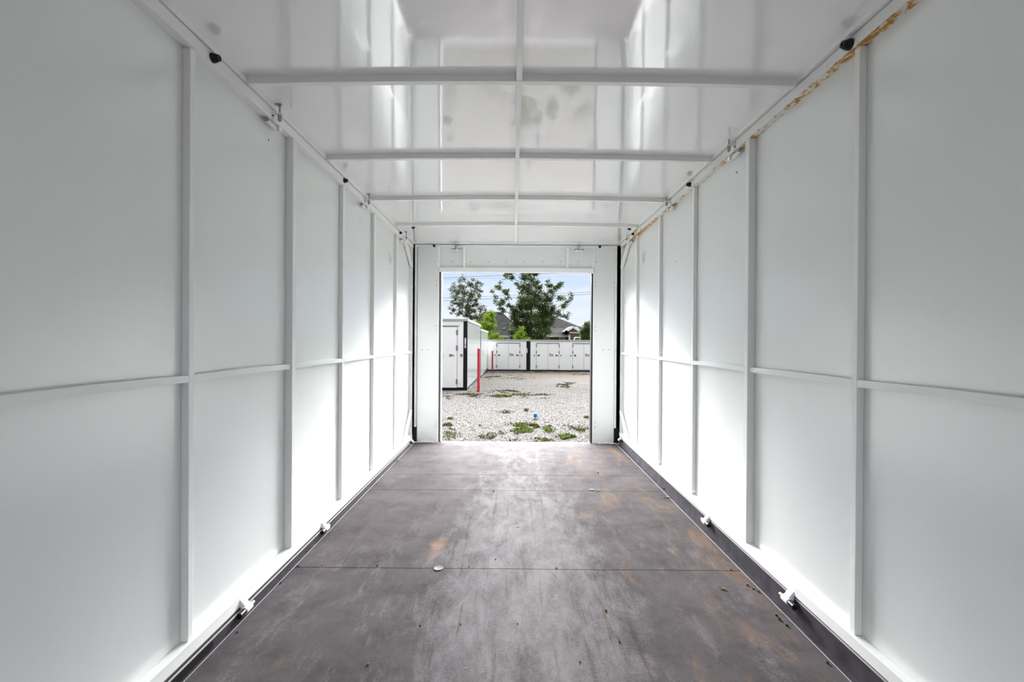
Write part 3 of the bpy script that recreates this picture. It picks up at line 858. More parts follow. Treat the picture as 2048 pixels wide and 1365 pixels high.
def gravel_mat():
    m, nt, p = newmat('gravel_ground')
    L = nt.links
    tc = N(nt, 'ShaderNodeTexCoord'); obj = tc.outputs['Object']
    v1 = N(nt, 'ShaderNodeTexVoronoi', inp={'Scale': 62, 'Randomness': 1}); L.new(obj, v1.inputs[0])
    sepc = N(nt, 'ShaderNodeSeparateColor'); L.new(v1.outputs['Color'], sepc.inputs[0])
    r = N(nt, 'ShaderNodeValToRGB')
    r.color_ramp.elements[0].position = 0; r.color_ramp.elements[0].color = (.034, .031, .029, 1)
    r.color_ramp.elements[1].position = 1; r.color_ramp.elements[1].color = (.180, .176, .173, 1)
    e = r.color_ramp.elements.new(.22); e.color = (.078, .073, .070, 1)
    e = r.color_ramp.elements.new(.55); e.color = (.114, .111, .108, 1)
    L.new(sepc.outputs[0], r.inputs[0])
    # tan wheel-track dust
    n = N(nt, 'ShaderNodeTexNoise', inp={'Scale': .35, 'Detail': 6, 'Roughness': .6}); L.new(obj, n.inputs[0])
    sep = N(nt, 'ShaderNodeSeparateXYZ'); L.new(obj, sep.inputs[0])
    yr = N(nt, 'ShaderNodeMapRange', inp={'From Min': 13, 'From Max': 24, 'To Min': -.12, 'To Max': .16}); L.new(sep.outputs['Y'], yr.inputs['Value'])
    xr = N(nt, 'ShaderNodeMapRange', inp={'From Min': -1.5, 'From Max': 3.5, 'To Min': -.12, 'To Max': .05}); L.new(sep.outputs['X'], xr.inputs['Value'])
    a = N(nt, 'ShaderNodeMath', operation='ADD'); L.new(n.outputs['Fac'], a.inputs[0]); L.new(yr.outputs[0], a.inputs[1])
    a2 = N(nt, 'ShaderNodeMath', operation='ADD'); L.new(a.outputs[0], a2.inputs[0]); L.new(xr.outputs[0], a2.inputs[1])
    tr = N(nt, 'ShaderNodeMapRange', inp={'From Min': .52, 'From Max': .68, 'To Min': 0, 'To Max': .75}); L.new(a2.outputs[0], tr.inputs['Value'])
    mx = N(nt, 'ShaderNodeMix', data_type='RGBA'); mx.inputs['B'].default_value = (.100, .088, .072, 1)
    L.new(tr.outputs[0], mx.inputs['Factor']); L.new(r.outputs[0], mx.inputs['A'])
    # low moss and weeds between the stones
    g1 = N(nt, 'ShaderNodeTexNoise', inp={'Scale': .9, 'Detail': 9, 'Roughness': .75}); L.new(obj, g1.inputs[0])
    gr = N(nt, 'ShaderNodeMapRange', inp={'From Min': .60, 'From Max': .66, 'To Min': 0, 'To Max': .7}); L.new(g1.outputs['Fac'], gr.inputs['Value'])
    mx2 = N(nt, 'ShaderNodeMix', data_type='RGBA'); mx2.inputs['B'].default_value = (.07, .072, .028, 1)
    L.new(gr.outputs[0], mx2.inputs['Factor']); L.new(mx.outputs['Result'], mx2.inputs['A'])
    # farther than the yard it is lawn
    far = N(nt, 'ShaderNodeMapRange', inp={'From Min': 31.5, 'From Max': 32.5}); L.new(sep.outputs['Y'], far.inputs['Value'])
    mx3 = N(nt, 'ShaderNodeMix', data_type='RGBA'); mx3.inputs['B'].default_value = (.03, .05, .012, 1)
    L.new(far.outputs[0], mx3.inputs['Factor']); L.new(mx2.outputs['Result'], mx3.inputs['A'])
    L.new(mx3.outputs['Result'], p.inputs['Base Color'])
    p.inputs['Roughness'].default_value = .9
    p.inputs['Specular IOR Level'].default_value = .0
    b = N(nt, 'ShaderNodeBump', inp={'Strength': .6, 'Distance': .012}); b.invert = True
    L.new(v1.outputs['Distance'], b.inputs['Height']); L.new(b.outputs[0], p.inputs['Normal'])
    return m
M_gravel = gravel_mat()
m = MB()
ysl = [-60, -30, -15, -8, -4, 0, 4] + [5.2 + i * 1.02 for i in range(11)] + [16.5, 18, 20, 21.6, 24, 26, 28.2, 32, 36, 40, 60, 100, 200]
xsl = [-120, -60, -30, -15, -8, -4, -2, 0, 2, 4, 8, 15, 30, 60, 120]
for y in ysl:
    for x in xsl:
        m.v.append((x, y, gz(y)))
nxx = len(xsl)
for j in range(len(ysl) - 1):
    for i in range(nxx - 1):
        a = j * nxx + i
        m.f.append((a, a + 1, a + nxx + 1, a + nxx))
tag(m.build('ground', M_gravel, fix=False), 'pale limestone gravel yard outside the doorway', 'ground', kind='structure')

# loose stones that catch the light
M_st = [simple('stone_white', (.188, .184, .181), rough=.85, spec=.0), simple('stone_grey', (.115, .11, .106), rough=.85, spec=.0), simple('stone_dark', (.045, .040, .038), rough=.9, spec=.0)]
rg = random.Random(11)
for mi, (mt, cnt) in enumerate(zip(M_st, (15000, 6000, 1500))):
    m = MB()
    for k in range(cnt):
        y = 5.6 + 13 * rg.random() ** 1.6
        x = rg.uniform(-.95, 1.0) * (y * .22 + .2)
        if y > 14.8 and x < -1.5: continue
        r = rg.uniform(.004, .0105)
        c = Vector((x, y, gz(y) + r * .25))
        a = rg.random() * 6.3
        ex = Vector((math.cos(a), math.sin(a), rg.uniform(-.3, .3))) * r * rg.uniform(.8, 1.5)
        ey = Vector((-math.sin(a), math.cos(a), rg.uniform(-.3, .3))) * r
        ez = Vector((rg.uniform(-.3, .3), rg.uniform(-.3, .3), 1)) * r * rg.uniform(.5, .9)
        pts = [c + ex, c + ey, c - ex, c - ey, c + ez + ex * .3, c + ez * .8 - ex * .4, c - ez * .6]
        m.add(pts, [(0, 1, 4), (1, 2, 5), (1, 5, 4), (2, 3, 5), (3, 0, 4), (3, 4, 5), (1, 0, 6), (2, 1, 6), (3, 2, 6), (0, 3, 6)])
    tag(m.build('gravel', mt, fix=False), ['white limestone chips loose on the gravel yard', 'mid grey stone chips loose on the gravel yard', 'dark stone chips loose on the gravel yard'][mi], 'gravel', kind='stuff')

# weeds
M_grass = [simple('weed_green', (.050, .062, .018), rough=.7, spec=.0, var=.35, vscale=9), simple('weed_bright', (.068, .088, .024), rough=.7, spec=.0, var=.3, vscale=9),
           simple('weed_olive', (.052, .050, .018), rough=.8, spec=.0, var=.35, vscale=9), simple('weed_dry', (.105, .088, .040), rough=.8, spec=.0, var=.3, vscale=9)]
def weeds(u0, u1, v0, v1, mat, n, h, label, name='weed_patch', seed=0, cat='weeds'):
    rg = random.Random(seed)
    m = MB()
    cu, cv = (u0 + u1) / 2, (v0 + v1) / 2
    base = ground_at(cu, cv)
    cnt = 0; tries = 0
    nv_ = Vector((seed * 7.3, seed * 1.9, 0))
    while cnt < n and tries < n * 12:
        tries += 1
        a, b = rg.gauss(0, .62), rg.gauss(0, .62)
        if max(abs(a), abs(b)) > 1.7: continue
        p = ground_at(cu + a * (u1 - u0) / 2, cv + b * (v1 - v0) / 2)
        d_ = noise.noise(Vector((p[0] * 2.6, p[1] * 1.5, 0)) + nv_) + .45 * noise.noise(Vector((p[0] * 8, p[1] * 5, 3)) + nv_)
        if d_ < .06 + .10 * (a * a + b * b) + rg.uniform(-.10, .10): continue
        hh = h * rg.uniform(.35, 1.0)
        for _ in range(3):
            g = rg.random() * 6.3
            ln = Vector((math.cos(g), math.sin(g), 0))
            sd_ = Vector((-ln[1], ln[0], 0)) * hh * .16
            tip = p + ln * hh * rg.uniform(.3, 1.1) + Vector((0, 0, hh * rg.uniform(.4, .9)))
            mid = p + ln * hh * .25 + Vector((0, 0, hh * .45))
            m.add([p - sd_ * .5 - Vector((0, 0, .004)), p + sd_ * .5 - Vector((0, 0, .004)), mid + sd_, tip, mid - sd_], [(0, 1, 2, 4), (4, 2, 3)])
        cnt += 1
    o = m.build(name, mat, fix=False, origin=base)
    return tag(o, label, cat, 'weed patches in the gravel yard')
GR, GB, GO, GD = M_grass
WP = [
    (905, 990, 785, 796, GO, 900, .05, 'long olive band of weeds in front of the left storage unit'),
    (975, 1055, 787, 797, GB, 900, .07, 'green band of weeds at mid distance, middle of the yard'),
    (1050, 1098, 788, 798, GO, 450, .05, 'thinning right end of the weed band at mid distance'),
    (990, 1038, 778, 787, GO, 600, .05, 'mossy brown-green patch behind the weed band'),
    (966, 1004, 752, 759, GR, 500, .06, 'green weed strip beyond the tall red post'),
    (1000, 1068, 749, 762, GD, 700, .05, 'dry yellowish weeds spread beyond the posts'),
    (1110, 1140, 769, 776, GR, 420, .07, 'oval green weed patch at the right in the yard'),
    (1120, 1150, 765, 769, GO, 260, .05, 'thin olive weeds just behind the oval patch'),
    (988, 1180, 743.2, 746.6, GO, 900, .07, 'strip of weeds along the foot of the far storage row'),
    (1140, 1181, 747, 752, GR, 350, .06, 'green weeds at the far right edge of the yard'),
    (1022, 1072, 848, 866, GB, 800, .060, 'bright green weed patch near the doorway, centre'),
    (1055, 1118, 845, 856, GO, 500, .045, 'brownish weeds behind the bright central patch'),
    (1068, 1100, 856, 866, GB, 330, .050, 'bright green tuft right of the central patch'),
    (1122, 1156, 869, 884, GB, 420, .060, 'bright green tuft close to the sill on the right'),
    (1128, 1180, 850, 868, GO, 300, .045, 'olive tufts along the right door edge'),
    (1000, 1024, 822, 829, GO, 160, .045, 'small olive clump left of the blue cup'),
    (1046, 1060, 819, 825, GO, 120, .050, 'small dark clump behind the blue cup'),
    (1062, 1078, 824, 832, GR, 60, .035, 'tiny green tuft just behind the blue cup'),
    (1063, 1077, 838, 843, GR, 60, .030, 'tiny green tuft just in front of the blue cup'),
    (893, 905, 836, 841, GR, 90, .045, 'small green clump near the left door edge'),
    (884, 918, 844, 853, GR, 260, .045, 'green weeds beside the left door edge'),
    (882, 912, 855, 880, GR, 260, .040, 'scattered weeds at the left end of the sill'),
    (960, 1010, 864, 884, GO, 260, .045, 'olive weeds close to the sill, left of centre'),
    (1030, 1090, 872, 885, GR, 260, .045, 'thin green weeds at the sill, centre'),
    (1168, 1180, 832, 838, GO, 100, .045, 'small clump by the right door edge'),
    (940, 962, 846, 858, GR, 90, .04, 'sparse tuft left of the central patch'),
    (882, 905, 786, 800, GR, 200, .045, 'sparse weeds at the foot of the left storage unit'),
]
for k, (u0, u1, v0, v1, mt, n, h, lb) in enumerate(WP):
    wp_ = weeds(u0, u1, v0, v1, mt, int(n * .62), h * .9, lb, seed=k + 1)
    if k in (5, 6, 7, 8, 9, 12, 14, 15, 18, 21, 22, 23, 26): wp_['kind'] = 'stuff'      # loose scatter of growth, nobody could count it

# blue cup
q = ground_at(1070.5, 838); q[2] += .001
cup = empty('paper_cup', q, 'bright blue cup standing in the gravel', 'cup')
M_blue = simple('blue_plastic', (.0, .17, .40), rough=.45)
part(MB().lathe(q, (0, 0, 1), [(0, .028), (.002, .030), (.085, .040), (.088, .042), (.090, .042), (.090, .038), (.010, .027)], 24), 'cup_body', M_blue, cup, smooth=True)
part(MB().lathe(q + Vector((0, 0, .002)), (0, 0, 1), [(0, .0312), (.022, .0332), (.022, .0328)], 24), 'pale_band', M_chip, cup, smooth=True)
# white hose end by the left unit's corner
q = ground_at(946, 776)
m = MB(); pts = [q + Vector((-.16 + .32 * t, .22 * math.sin(t * 3), .012)) for t in [i / 10 for i in range(11)]]
m.sweep(pts, [.010] * 11, 8)
tag(m.build('white_pipe', M_chip, smooth=True, origin=q), 'short bent white pipe on the gravel beside the left storage unit', 'pipe')

# red bollards
M_red = simple('red_paint', (.33, .008, .020), rough=.45, var=.12, vscale=8)
def bollard(uc, vb, vt, wpx, label):
    b = ground_at(uc, vb)
    sc_ = b[1] / FPX
    h = (vb - vt) * sc_; w = wpx * sc_ / 2
    root = empty('red_post', b, label, 'post', 'red posts in the yard')
    part(MB().box(b[0] - w, b[0] + w, b[1] - w, b[1] + w, b[2] - .02, b[2] + h - .02), 'post_shaft', M_red, root, bevel=.012)
    part(MB().box(b[0] - w * 1.06, b[0] + w * 1.06, b[1] - w * 1.06, b[1] + w * 1.06, b[2] + h - .025, b[2] + h), 'post_cap', M_red, root, bevel=.010)
bollard(957, 784.5, 697, 5.4, 'taller red square steel post in the gravel beside the left storage unit')
bollard(984.7, 744.5, 702, 2.9, 'small red post farther back in front of the far storage row')

# ------------------------------------------------------------------ storage units outside
M_unit = simple('unit_white', (.65, .66, .655), rough=.35, var=.02, vscale=2)
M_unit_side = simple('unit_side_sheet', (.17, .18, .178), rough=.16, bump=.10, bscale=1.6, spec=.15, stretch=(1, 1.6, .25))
M_cap = simple('unit_cap', (.30, .292, .28), rough=.6, spec=.1)
M_trim = simple('unit_black_steel', (.005, .005, .006), rough=.5, spec=.15)
M_seam = simple('door_shadow_gap', (.13, .13, .13), rough=.7)
M_sign = simple('sign_brown', (.16, .10, .09), rough=.5)
M_white = simple('lettering_white', (.85, .85, .85), rough=.5)
M_amber = simple('sticker_amber', (.72, .45, .22), rough=.5)
def text_mesh(txt, size, depth, name, mat, mtx):
    cu = bpy.data.curves.new(name, 'FONT'); cu.body = txt; cu.size = size; cu.extrude = depth
    cu.align_x = 'CENTER'; cu.align_y = 'CENTER'; cu.offset = size * .02
    to = bpy.data.objects.new('tmp', cu); COL.objects.link(to)
    dg = bpy.context.evaluated_depsgraph_get(); dg.update()
    me = bpy.data.meshes.new_from_object(to.evaluated_get(dg))
    COL.objects.unlink(to); bpy.data.objects.remove(to)
    me.transform(mtx)
    me.materials.clear(); me.materials.append(mat)
    o = bpy.data.objects.new(name, me); COL.objects.link(o)
    return o
def door_leaf(root, x0, x1, z0, z1, yf, hinge_side, sign=None, hinge_z=(), handle_x=None, hz=0):
    d = part(MB().box(x0, x1, yf - .018, yf + .01, z0, z1), 'door', M_unit, root, bevel=.003)
    hx = x0 if hinge_side < 0 else x1
    for z in hinge_z:
        part(MB().box(hx - .028, hx + .028, yf - .032, yf - .016, z - .085, z + .085), 'hinge', M_seam, d, bevel=.003)
    if handle_x is not None:
        s_ = 1 if handle_x[1] > 0 else -1
        part(MB().box(handle_x[0] - .035, handle_x[0] + .035, yf - .045, yf - .016, hz - .045, hz + .045).box(min(handle_x[0], handle_x[0] + s_ * .13), max(handle_x[0], handle_x[0] + s_ * .13), yf - .05, yf - .03, hz - .012, hz + .012), 'handle', M_trim, d, bevel=.003)
    if sign:
        sx0, sx1, sz0, sz1 = sign
        sg = part(MB().box(sx0, sx1, yf - .024, yf - .017, sz0, sz1 - (sz1 - sz0) * .22).box(sx0 + .01, sx0 + (sx1 - sx0) * .35, yf - .024, yf - .017, sz1 - (sz1 - sz0) * .22, sz1), 'sign_plate', M_sign, d)
        w, h = sx1 - sx0, sz1 - sz0
        wl_ = MB()
        wl_.box(sx0 + w * .08, sx0 + w * .55, yf - .027, yf - .023, sz0 + h * .40, sz0 + h * .50)
        wl_.box(sx0 + w * .62, sx0 + w * .92, yf - .027, yf - .023, sz0 + h * .40, sz0 + h * .50)
        wl_.box(sx0 + w * .08, sx0 + w * .80, yf - .027, yf - .023, sz0 + h * .20, sz0 + h * .27)
        part(wl_, 'sign_print', M_white, d)
    return d

# --- unit A and B in a row on the left, A shows its end with a door
cA = at(933.8, 781, 15.4); XR = cA[0]
zAt = at(933.8, 638, 15.4)[2]; zAb = gz(15.4)
def unit_row_left(y0, y1, zb0, zt, label, door=False, post_front=True, num=None):
    root = empty('storage_unit', (XR - 1.2, (y0 + y1) / 2, zb0), label, 'storage unit', 'white storage units in the yard')
    zb1 = gz(y1)
    zb = min(zb0, zb1) - .02
    xl = XR - 2.42
    part(MB().box(xl, XR - .012, y0 + .012, y1 - .012, zb0 + .10, zt - .07), 'body', M_unit, root)
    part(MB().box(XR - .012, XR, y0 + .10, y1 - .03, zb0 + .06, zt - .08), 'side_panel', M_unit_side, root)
    part(MB().box(xl - .03, XR + .03, y0 - .03, y1 + .02, zt - .085, zt), 'roof_cap', M_cap, root, bevel=.01)
    part(MB().box(xl, XR + .004, y0 + .004, y1 - .004, zb, zb0 + .10), 'base_frame', M_trim, root, bevel=.004)
    part(MB().box(XR - .128, XR + .006, y0 - .004, y0 + .105, zb, zt - .085), 'corner_post', M_trim, root, bevel=.004)
    part(MB().box(XR - .03, XR + .006, y1 - .03, y1, zb, zt - .085), 'corner_post', M_trim, root, bevel=.004)
    return root
UA = unit_row_left(15.4, 21.55, zAb, zAt, 'nearest white storage unit at the left, black corner post with white number')
zBt = at(961.4, 658.5, 21.75)[2]
UB = unit_row_left(21.75, 27.9, gz(21.75), zBt, 'lower white storage unit standing directly behind the nearest one on the left')
# door on A's end
yf = 15.412
g = lambda u, v: at(u, v, 15.39)
dx1 = g(913.7, 700)[0]; dz1 = g(900, 653.2)[2]; dz0 = g(900, 776)[2]
hz_ = g(900, 711)[2]
part(MB().box(dx1 - .97, dx1 + .012, yf - .006, yf + .004, dz0 - .012, dz1 + .012), 'door_gap', M_seam, UA)
dA = door_leaf(UA, dx1 - .96, dx1, dz0, dz1 - .02, yf, 1, hinge_z=[g(914, v)[2] for v in (665.5, 696.5, 764)], handle_x=None)
q = g(901.5, 711)
part(MB().box(q[0] - .045, q[0] + .03, yf - .05, yf - .016, hz_ - .04, hz_ + .04).box(q[0] + .04, q[0] + .11, yf - .05, yf - .02, hz_ - .015, hz_ + .015), 'handle', M_seam, dA, bevel=.003)
part(MB().box(dx1 - .96 - .2, dx1 + .08, yf - .035, yf + .0, dz1 + .004, dz1 + .035), 'drip_rail', M_cap, UA, bevel=.003)
q = g(922.6, 711)
part(MB().box(q[0] - .035, q[0] + .035, yf - .035, yf + .0, hz_ - .04, hz_ + .04), 'lock_plate', M_seam, UA, bevel=.003)
q = g(883, 711)
part(MB().box(q[0] - .03, q[0] + .03, yf - .06, yf - .017, hz_ - .09, hz_ + .09), 'latch', M_steel, dA, bevel=.004)
# number on the black post, read from top to bottom
ct = at(930.4, 686.6, 15.39)
zt_, zb_ = at(930, 676.5, 15.39)[2], at(930, 697, 15.39)[2]
mt = Matrix.Translation(Vector((ct[0], 15.3945, ct[2]))) @ Matrix(((0, 1, 0, 0), (0, 0, -1, 0), (-1, 0, 0, 0), (0, 0, 0, 1)))
num = text_mesh('M00012X', .098, .001, 'unit_number', M_white, Matrix.Identity(4))
ext = [v.co[0] for v in num.data.vertices]; s_ = (zt_ - zb_) / (max(ext) - min(ext))
ey = [v.co[1] for v in num.data.vertices]; sy_ = (3.5 / 59.5) / (max(ey) - min(ey))
num.data.transform(mt @ Matrix.Diagonal(Vector((s_, sy_, 1, 1))))
num.parent = UA; num.location = -Vector(UA.location)

# --- the far row C facing us
YC = 28.6
def unit_far(u0, u1, doors, label, left_post, right_post, slack=.0):
    x0 = at(u0, 710, YC)[0]; x1 = at(u1, 710, YC)[0]
    zt = at(1060, 680.2, YC)[2]; zb = gz(YC)
    root = empty('storage_unit', ((x0 + x1) / 2, YC + 1.2, zb), label, 'storage unit', 'white storage units in the yard')
    part(MB().box(x0 + .01, x1 - .01, YC + .012, YC + 2.4, zb + .08, zt - .08), 'body', M_unit, root)
    part(MB().box(x0 - .01, x1 + .01, YC - .03, YC + 2.43, zt - .09, zt), 'roof_cap', M_cap, root, bevel=.01)
    part(MB().box(x0, x1, YC, YC + 2.4, zb - .02, zb + .085), 'base_frame', M_trim, root, bevel=.004)
    if left_post: part(MB().box(x0, x0 + .118, YC - .004, YC + .1, zb, zt - .09), 'corner_post', M_trim, root, bevel=.004)
    if right_post: part(MB().box(x1 - .118, x1, YC - .004, YC + .1, zb, zt - .09), 'corner_post', M_trim, root, bevel=.004)
    G_ = lambda u, v: at(u, v, YC)
    z1 = G_(1050, 688)[2]; z0 = G_(1050, 739)[2]; hz = G_(1050, 711)[2]
    zs = [G_(1050, v)[2] for v in (691.7, 704.7, 733.5)]
    for (a, b, c) in doors:
        xa, xb, xc = [G_(t, 710)[0] for t in (a, b, c)]
        part(MB().box(xa - .01, xc + .01, YC + .004, YC + .016, z0 - .01, z1 + .01), 'door_gap', M_seam, root)
        door_leaf(root, xa, xb - .007, z0, z1, YC + .014, -1, None, zs, (xa + .16, -1), hz)
        sx = G_(b + 2.6, 710)[0]
        door_leaf(root, xb + .007, xc, z0, z1, YC + .014, 1, (sx, sx + .25, hz - .05, hz + .12), zs, (xc - .17, 1), hz)
        part(MB().box(xa - .03, xc + .03, YC - .04, YC + .012, z1 + .035, z1 + .06), 'drip_rail', M_seam, root, bevel=.003)
        for xx in (xa - .13, xc + .12):
            part(MB().box(xx - .03, xx + .03, YC - .03, YC + .012, hz - .04, hz + .04), 'lock_plate', M_seam, root, bevel=.003)
    return root
unit_far(900, 972.5, [(915, 937, 959)], 'far storage unit mostly hidden behind the left pair of units', True, True)
C1 = unit_far(972.8, 1056.6, [(993.6, 1016.6, 1039.6)], 'far white storage unit with one pair of doors, left of the black posts', False, True)
C2 = unit_far(1056.9, 1215, [(1072.9, 1095.9, 1118), (1145.6, 1167.8, 1190)], 'long far white storage unit with two pairs of doors, right of the black posts', True, True)
a = at(1053.2, 697, YC - .006); b = at(1054.8, 706.5, YC - .006)
part(MB().box(a[0], b[0], YC - .010, YC - .005, b[2], a[2]), 'sticker', M_amber, C1)
part(MB().box(a[0] + .01, b[0] - .01, YC - .012, YC - .009, b[2] + .03, b[2] + .15), 'sticker_print', M_white, C1)

# ------------------------------------------------------------------ houses behind
def shingle_mat():
    m, nt, p = newmat('roof_shingles')
    tc = N(nt, 'ShaderNodeTexCoord')
    mp = N(nt, 'ShaderNodeMapping'); mp.inputs['Scale'].default_value = (1, 1, 3.4)
    nt.links.new(tc.outputs['Object'], mp.inputs[0])
    v = N(nt, 'ShaderNodeTexVoronoi', inp={'Scale': 3.2}); nt.links.new(mp.outputs[0], v.inputs[0])
    sc = N(nt, 'ShaderNodeSeparateColor'); nt.links.new(v.outputs['Color'], sc.inputs[0])
    r = N(nt, 'ShaderNodeValToRGB')
    r.color_ramp.elements[0].color = (.011, .010, .012, 1); r.color_ramp.elements[1].color = (.028, .026, .030, 1)
    nt.links.new(sc.outputs[0], r.inputs[0]); nt.links.new(r.outputs[0], p.inputs['Base Color'])
    p.inputs['Roughness'].default_value = .85
    p.inputs['Specular IOR Level'].default_value = .1
    return m
M_shingle = shingle_mat()
def brick_mat():
    m, nt, p = newmat('brown_brick')
    tc = N(nt, 'ShaderNodeTexCoord')
    b = N(nt, 'ShaderNodeTexBrick', inp={'Scale': 3.5, 'Color1': (.05, .034, .030, 1), 'Color2': (.075, .052, .044, 1), 'Mortar': (.1, .09, .08, 1)})
    mp = N(nt, 'ShaderNodeMapping'); mp.inputs['Rotation'].default_value = (PI / 2, 0, 0)
    nt.links.new(tc.outputs['Object'], mp.inputs[0]); nt.links.new(mp.outputs[0], b.inputs[0])
    nt.links.new(b.outputs[0], p.inputs['Base Color']); p.inputs['Roughness'].default_value = .9
    return m
M_brick = brick_mat()
M_fascia = simple('cream_fascia', (.36, .34, .29), rough=.6)
M_wtrim = simple('white_trim', (.55, .55, .55), rough=.5)
M_glass = simple('window_glass', (.12, .15, .16), rough=.08, spec=.8)
M_light_roof = simple('weathered_shingle', (.034, .033, .035), rough=.9, var=.2, vscale=3, spec=.1)
YH = 46.0
def hip_house(u_l, u_r, v_eave, v_ridge, u_rl, u_rr, depth, label, YH=YH, roof_mat=M_shingle, gz_=None):
    h = lambda u, v, Y=YH: at(u, v, Y)
    a, b = h(u_l, v_eave), h(u_r, v_eave)
    ez = (a[2] + b[2]) / 2
    yr = YH + depth / 2
    rl, rr = at(u_rl, v_ridge, yr), at(u_rr, v_ridge, yr)
    rz = (rl[2] + rr[2]) / 2
    zb = gz(YH)
    root = empty('house', ((a[0] + b[0]) / 2, yr, zb), label, 'house', 'houses behind the storage row')
    m = MB()
    A = [(a[0], YH, ez), (b[0], YH, ez), (b[0], YH + depth, ez), (a[0], YH + depth, ez), (rl[0], yr, rz), (rr[0], yr, rz)]
    m.add(A, [(0, 1, 5, 4), (1, 2, 5), (2, 3, 4, 5), (3, 0, 4), (3, 2, 1, 0)])
    part(m, 'roof', roof_mat, root)
    part(MB().box(a[0] - .03, b[0] + .03, YH - .05, YH + .02, ez - .16, ez + .02), 'fascia', M_fascia, root)
    part(MB().box(a[0] + .4, b[0] - .4, YH + .45, YH + depth - .4, zb, ez - .03), 'wall', M_brick, root)
    return root, ez, zb
HA, ezA, zbH = hip_house(940, 1056, 671.5, 624, 966, 1003, 10, 'dark shingled hip-roofed house behind the left and lime trees')
HB, ezB, _ = hip_house(1066, 1179, 661.5, 624, 1074, 1086, 10, 'dark shingled house with a white-trimmed gable, right of the large tree', YH=50.0)
Yp = 46.6
pa, pb = at(1085, 671.5, Yp), at(1156, 671.5, Yp)
pc, pd = at(1085, 657, 48.6), at(1136, 657, 48.6)
pz = (pa[2] + pb[2]) / 2
m = MB()
m.add([(pa[0], Yp, pz), (pb[0], Yp, pz), (pd[0], 48.6, pd[2]), (pc[0], 48.6, pc[2]), (pb[0], 53.0, pz), (pa[0], 53.0, pz)], [(0, 1, 2, 3), (1, 4, 2), (0, 3, 5), (0, 5, 4, 1), (3, 2, 4, 5)])
part(m, 'porch_roof', M_shingle, HB)
part(MB().box(pa[0], pb[0] + .03, Yp - .05, Yp + .02, pz - .16, pz + .02), 'fascia', M_fascia, HB)
part(MB().box(pa[0] + .3, pb[0] - .35, Yp + .45, 50.3, zbH, pz - .03), 'porch_wall', M_brick, HB)
for H_, u0, u1, Yw in ((HA, 1008, 1019, 46.44), (HB, 1120, 1129, 47.04), (HA, 975, 984, 46.44)):
    a = at(u0, 674.5, Yw); b = at(u1, 690, Yw)
    f = part(MB().box(a[0] - .08, b[0] + .08, Yw - .03, Yw + .03, b[2] - .08, a[2] + .08), 'window', M_fascia, H_)
    part(MB().box(a[0], b[0], Yw - .045, Yw - .02, b[2], a[2]), 'pane', M_glass, f)
# roof vents on the left house
for u in (998, 1003.5):
    q = at(u, 627.5, 50.7)
    part(MB().lathe(q - Vector((0, 0, .5)), (0, 0, 1), [(0, .12), (.45, .12), (.45, .22), (.58, .20), (.66, .08)], 10), 'roof_vent', M_light_roof, HA)
# gable wing on house B
Yg = 44.8
ap, gl, gr_ = at(1146, 655.2, Yg), at(1134.5, 662.5, Yg), at(1158.6, 662.8, Yg)
zg = (gl[2] + gr_[2]) / 2
w2 = at(1163.5, 666.5, Yg)
m = MB()
m.prism([gl, gr_, ap], (0, .08, 0))
part(m, 'gable_face', M_brick, HB)
for A_, B_ in ((gl, ap), (gr_, ap)):
    part(MB().bar(A_ + Vector((0, -.05, 0)), B_ + Vector((0, -.05, 0.02)), .12, .16, Vector((0, 1, 0))), 'bargeboard', M_wtrim, HB)
m = MB()
back = Vector((0, 4.5, 0))
m.prism([gl + Vector((-.25, 0, -.02)), ap + Vector((0, 0, .12)), gr_ + Vector((.30, 0, -.16)), gr_ + Vector((.3, 0, -.26)), ap, gl + Vector((-.25, 0, -.1))], back)
part(m, 'gable_roof', M_shingle, HB)
zw = at(1146, 666.5, Yg)[2]
part(MB().box(gl[0] + .3, w2[0] - .1, Yg + .05, Yg + 4.4, zbH, zw), 'wing_wall', M_brick, HB)
part(MB().box(gl[0] + .2, w2[0], Yg - .02, Yg + .1, zw - .02, zw + .12), 'fascia', M_fascia, HB)
m = MB()
m.add([(gl[0] + .2, Yg, zw + .12), (w2[0], Yg, zw + .12), (w2[0] - .1, Yg + 2.5, zg + .5), (gl[0] + .4, Yg + 2.5, zg + .5)], [(0, 1, 2, 3)])
part(m, 'skirt_roof', M_shingle, HB, fix=False)
q = at(1160.5, 672, Yg)
part(MB().box(q[0] - .06, q[0] + .06, Yg - .05, Yg + .06, zbH, zw), 'downpipe', M_wtrim, HB)
# third house at the far right
HC, ezC, _ = hip_house(1150, 1262, 660.5, 640.5, 1180, 1225, 9, 'weathered grey roofed house at the far right, beyond the gable', YH=56, roof_mat=M_light_roof)
a, b = at(1156.5, 652.5, 55.9), at(1164, 657.2, 55.9)
part(MB().bar(a, b, .1, .14, Vector((0, 1, 0))), 'bargeboard', M_wtrim, HC)
q = at(1166, 656, 55.9)
part(MB().box(q[0] - .2, q[0] + .3, 55.8, 56.4, zbH, q[2]), 'corner_board', M_wtrim, HC)
# white patio canopy in front of the wing
q = at(1157, 676, 43.5)
can = empty('patio_canopy', (q[0], 43.5, gz(43.5)), 'small white flat-topped canopy behind the far storage row, at the right', 'canopy')
part(MB().box(q[0] - .28, q[0] + .36, 43.2, 43.8, q[2] - .03, q[2] + .07), 'canopy_top', M_wtrim, can, bevel=.02)
for dx in (-.40, .1):
    part(MB().box(q[0] + dx - .05, q[0] + dx + .05, 43.3, 43.4, gz(43.5), q[2] + (.05 if dx < 0 else -.02)), 'post', M_wtrim, can)
part(MB().box(q[0] - .12, q[0] + .26, 43.35, 43.7, gz(43.5), q[2] - .12), 'dark_box', M_gap, can)

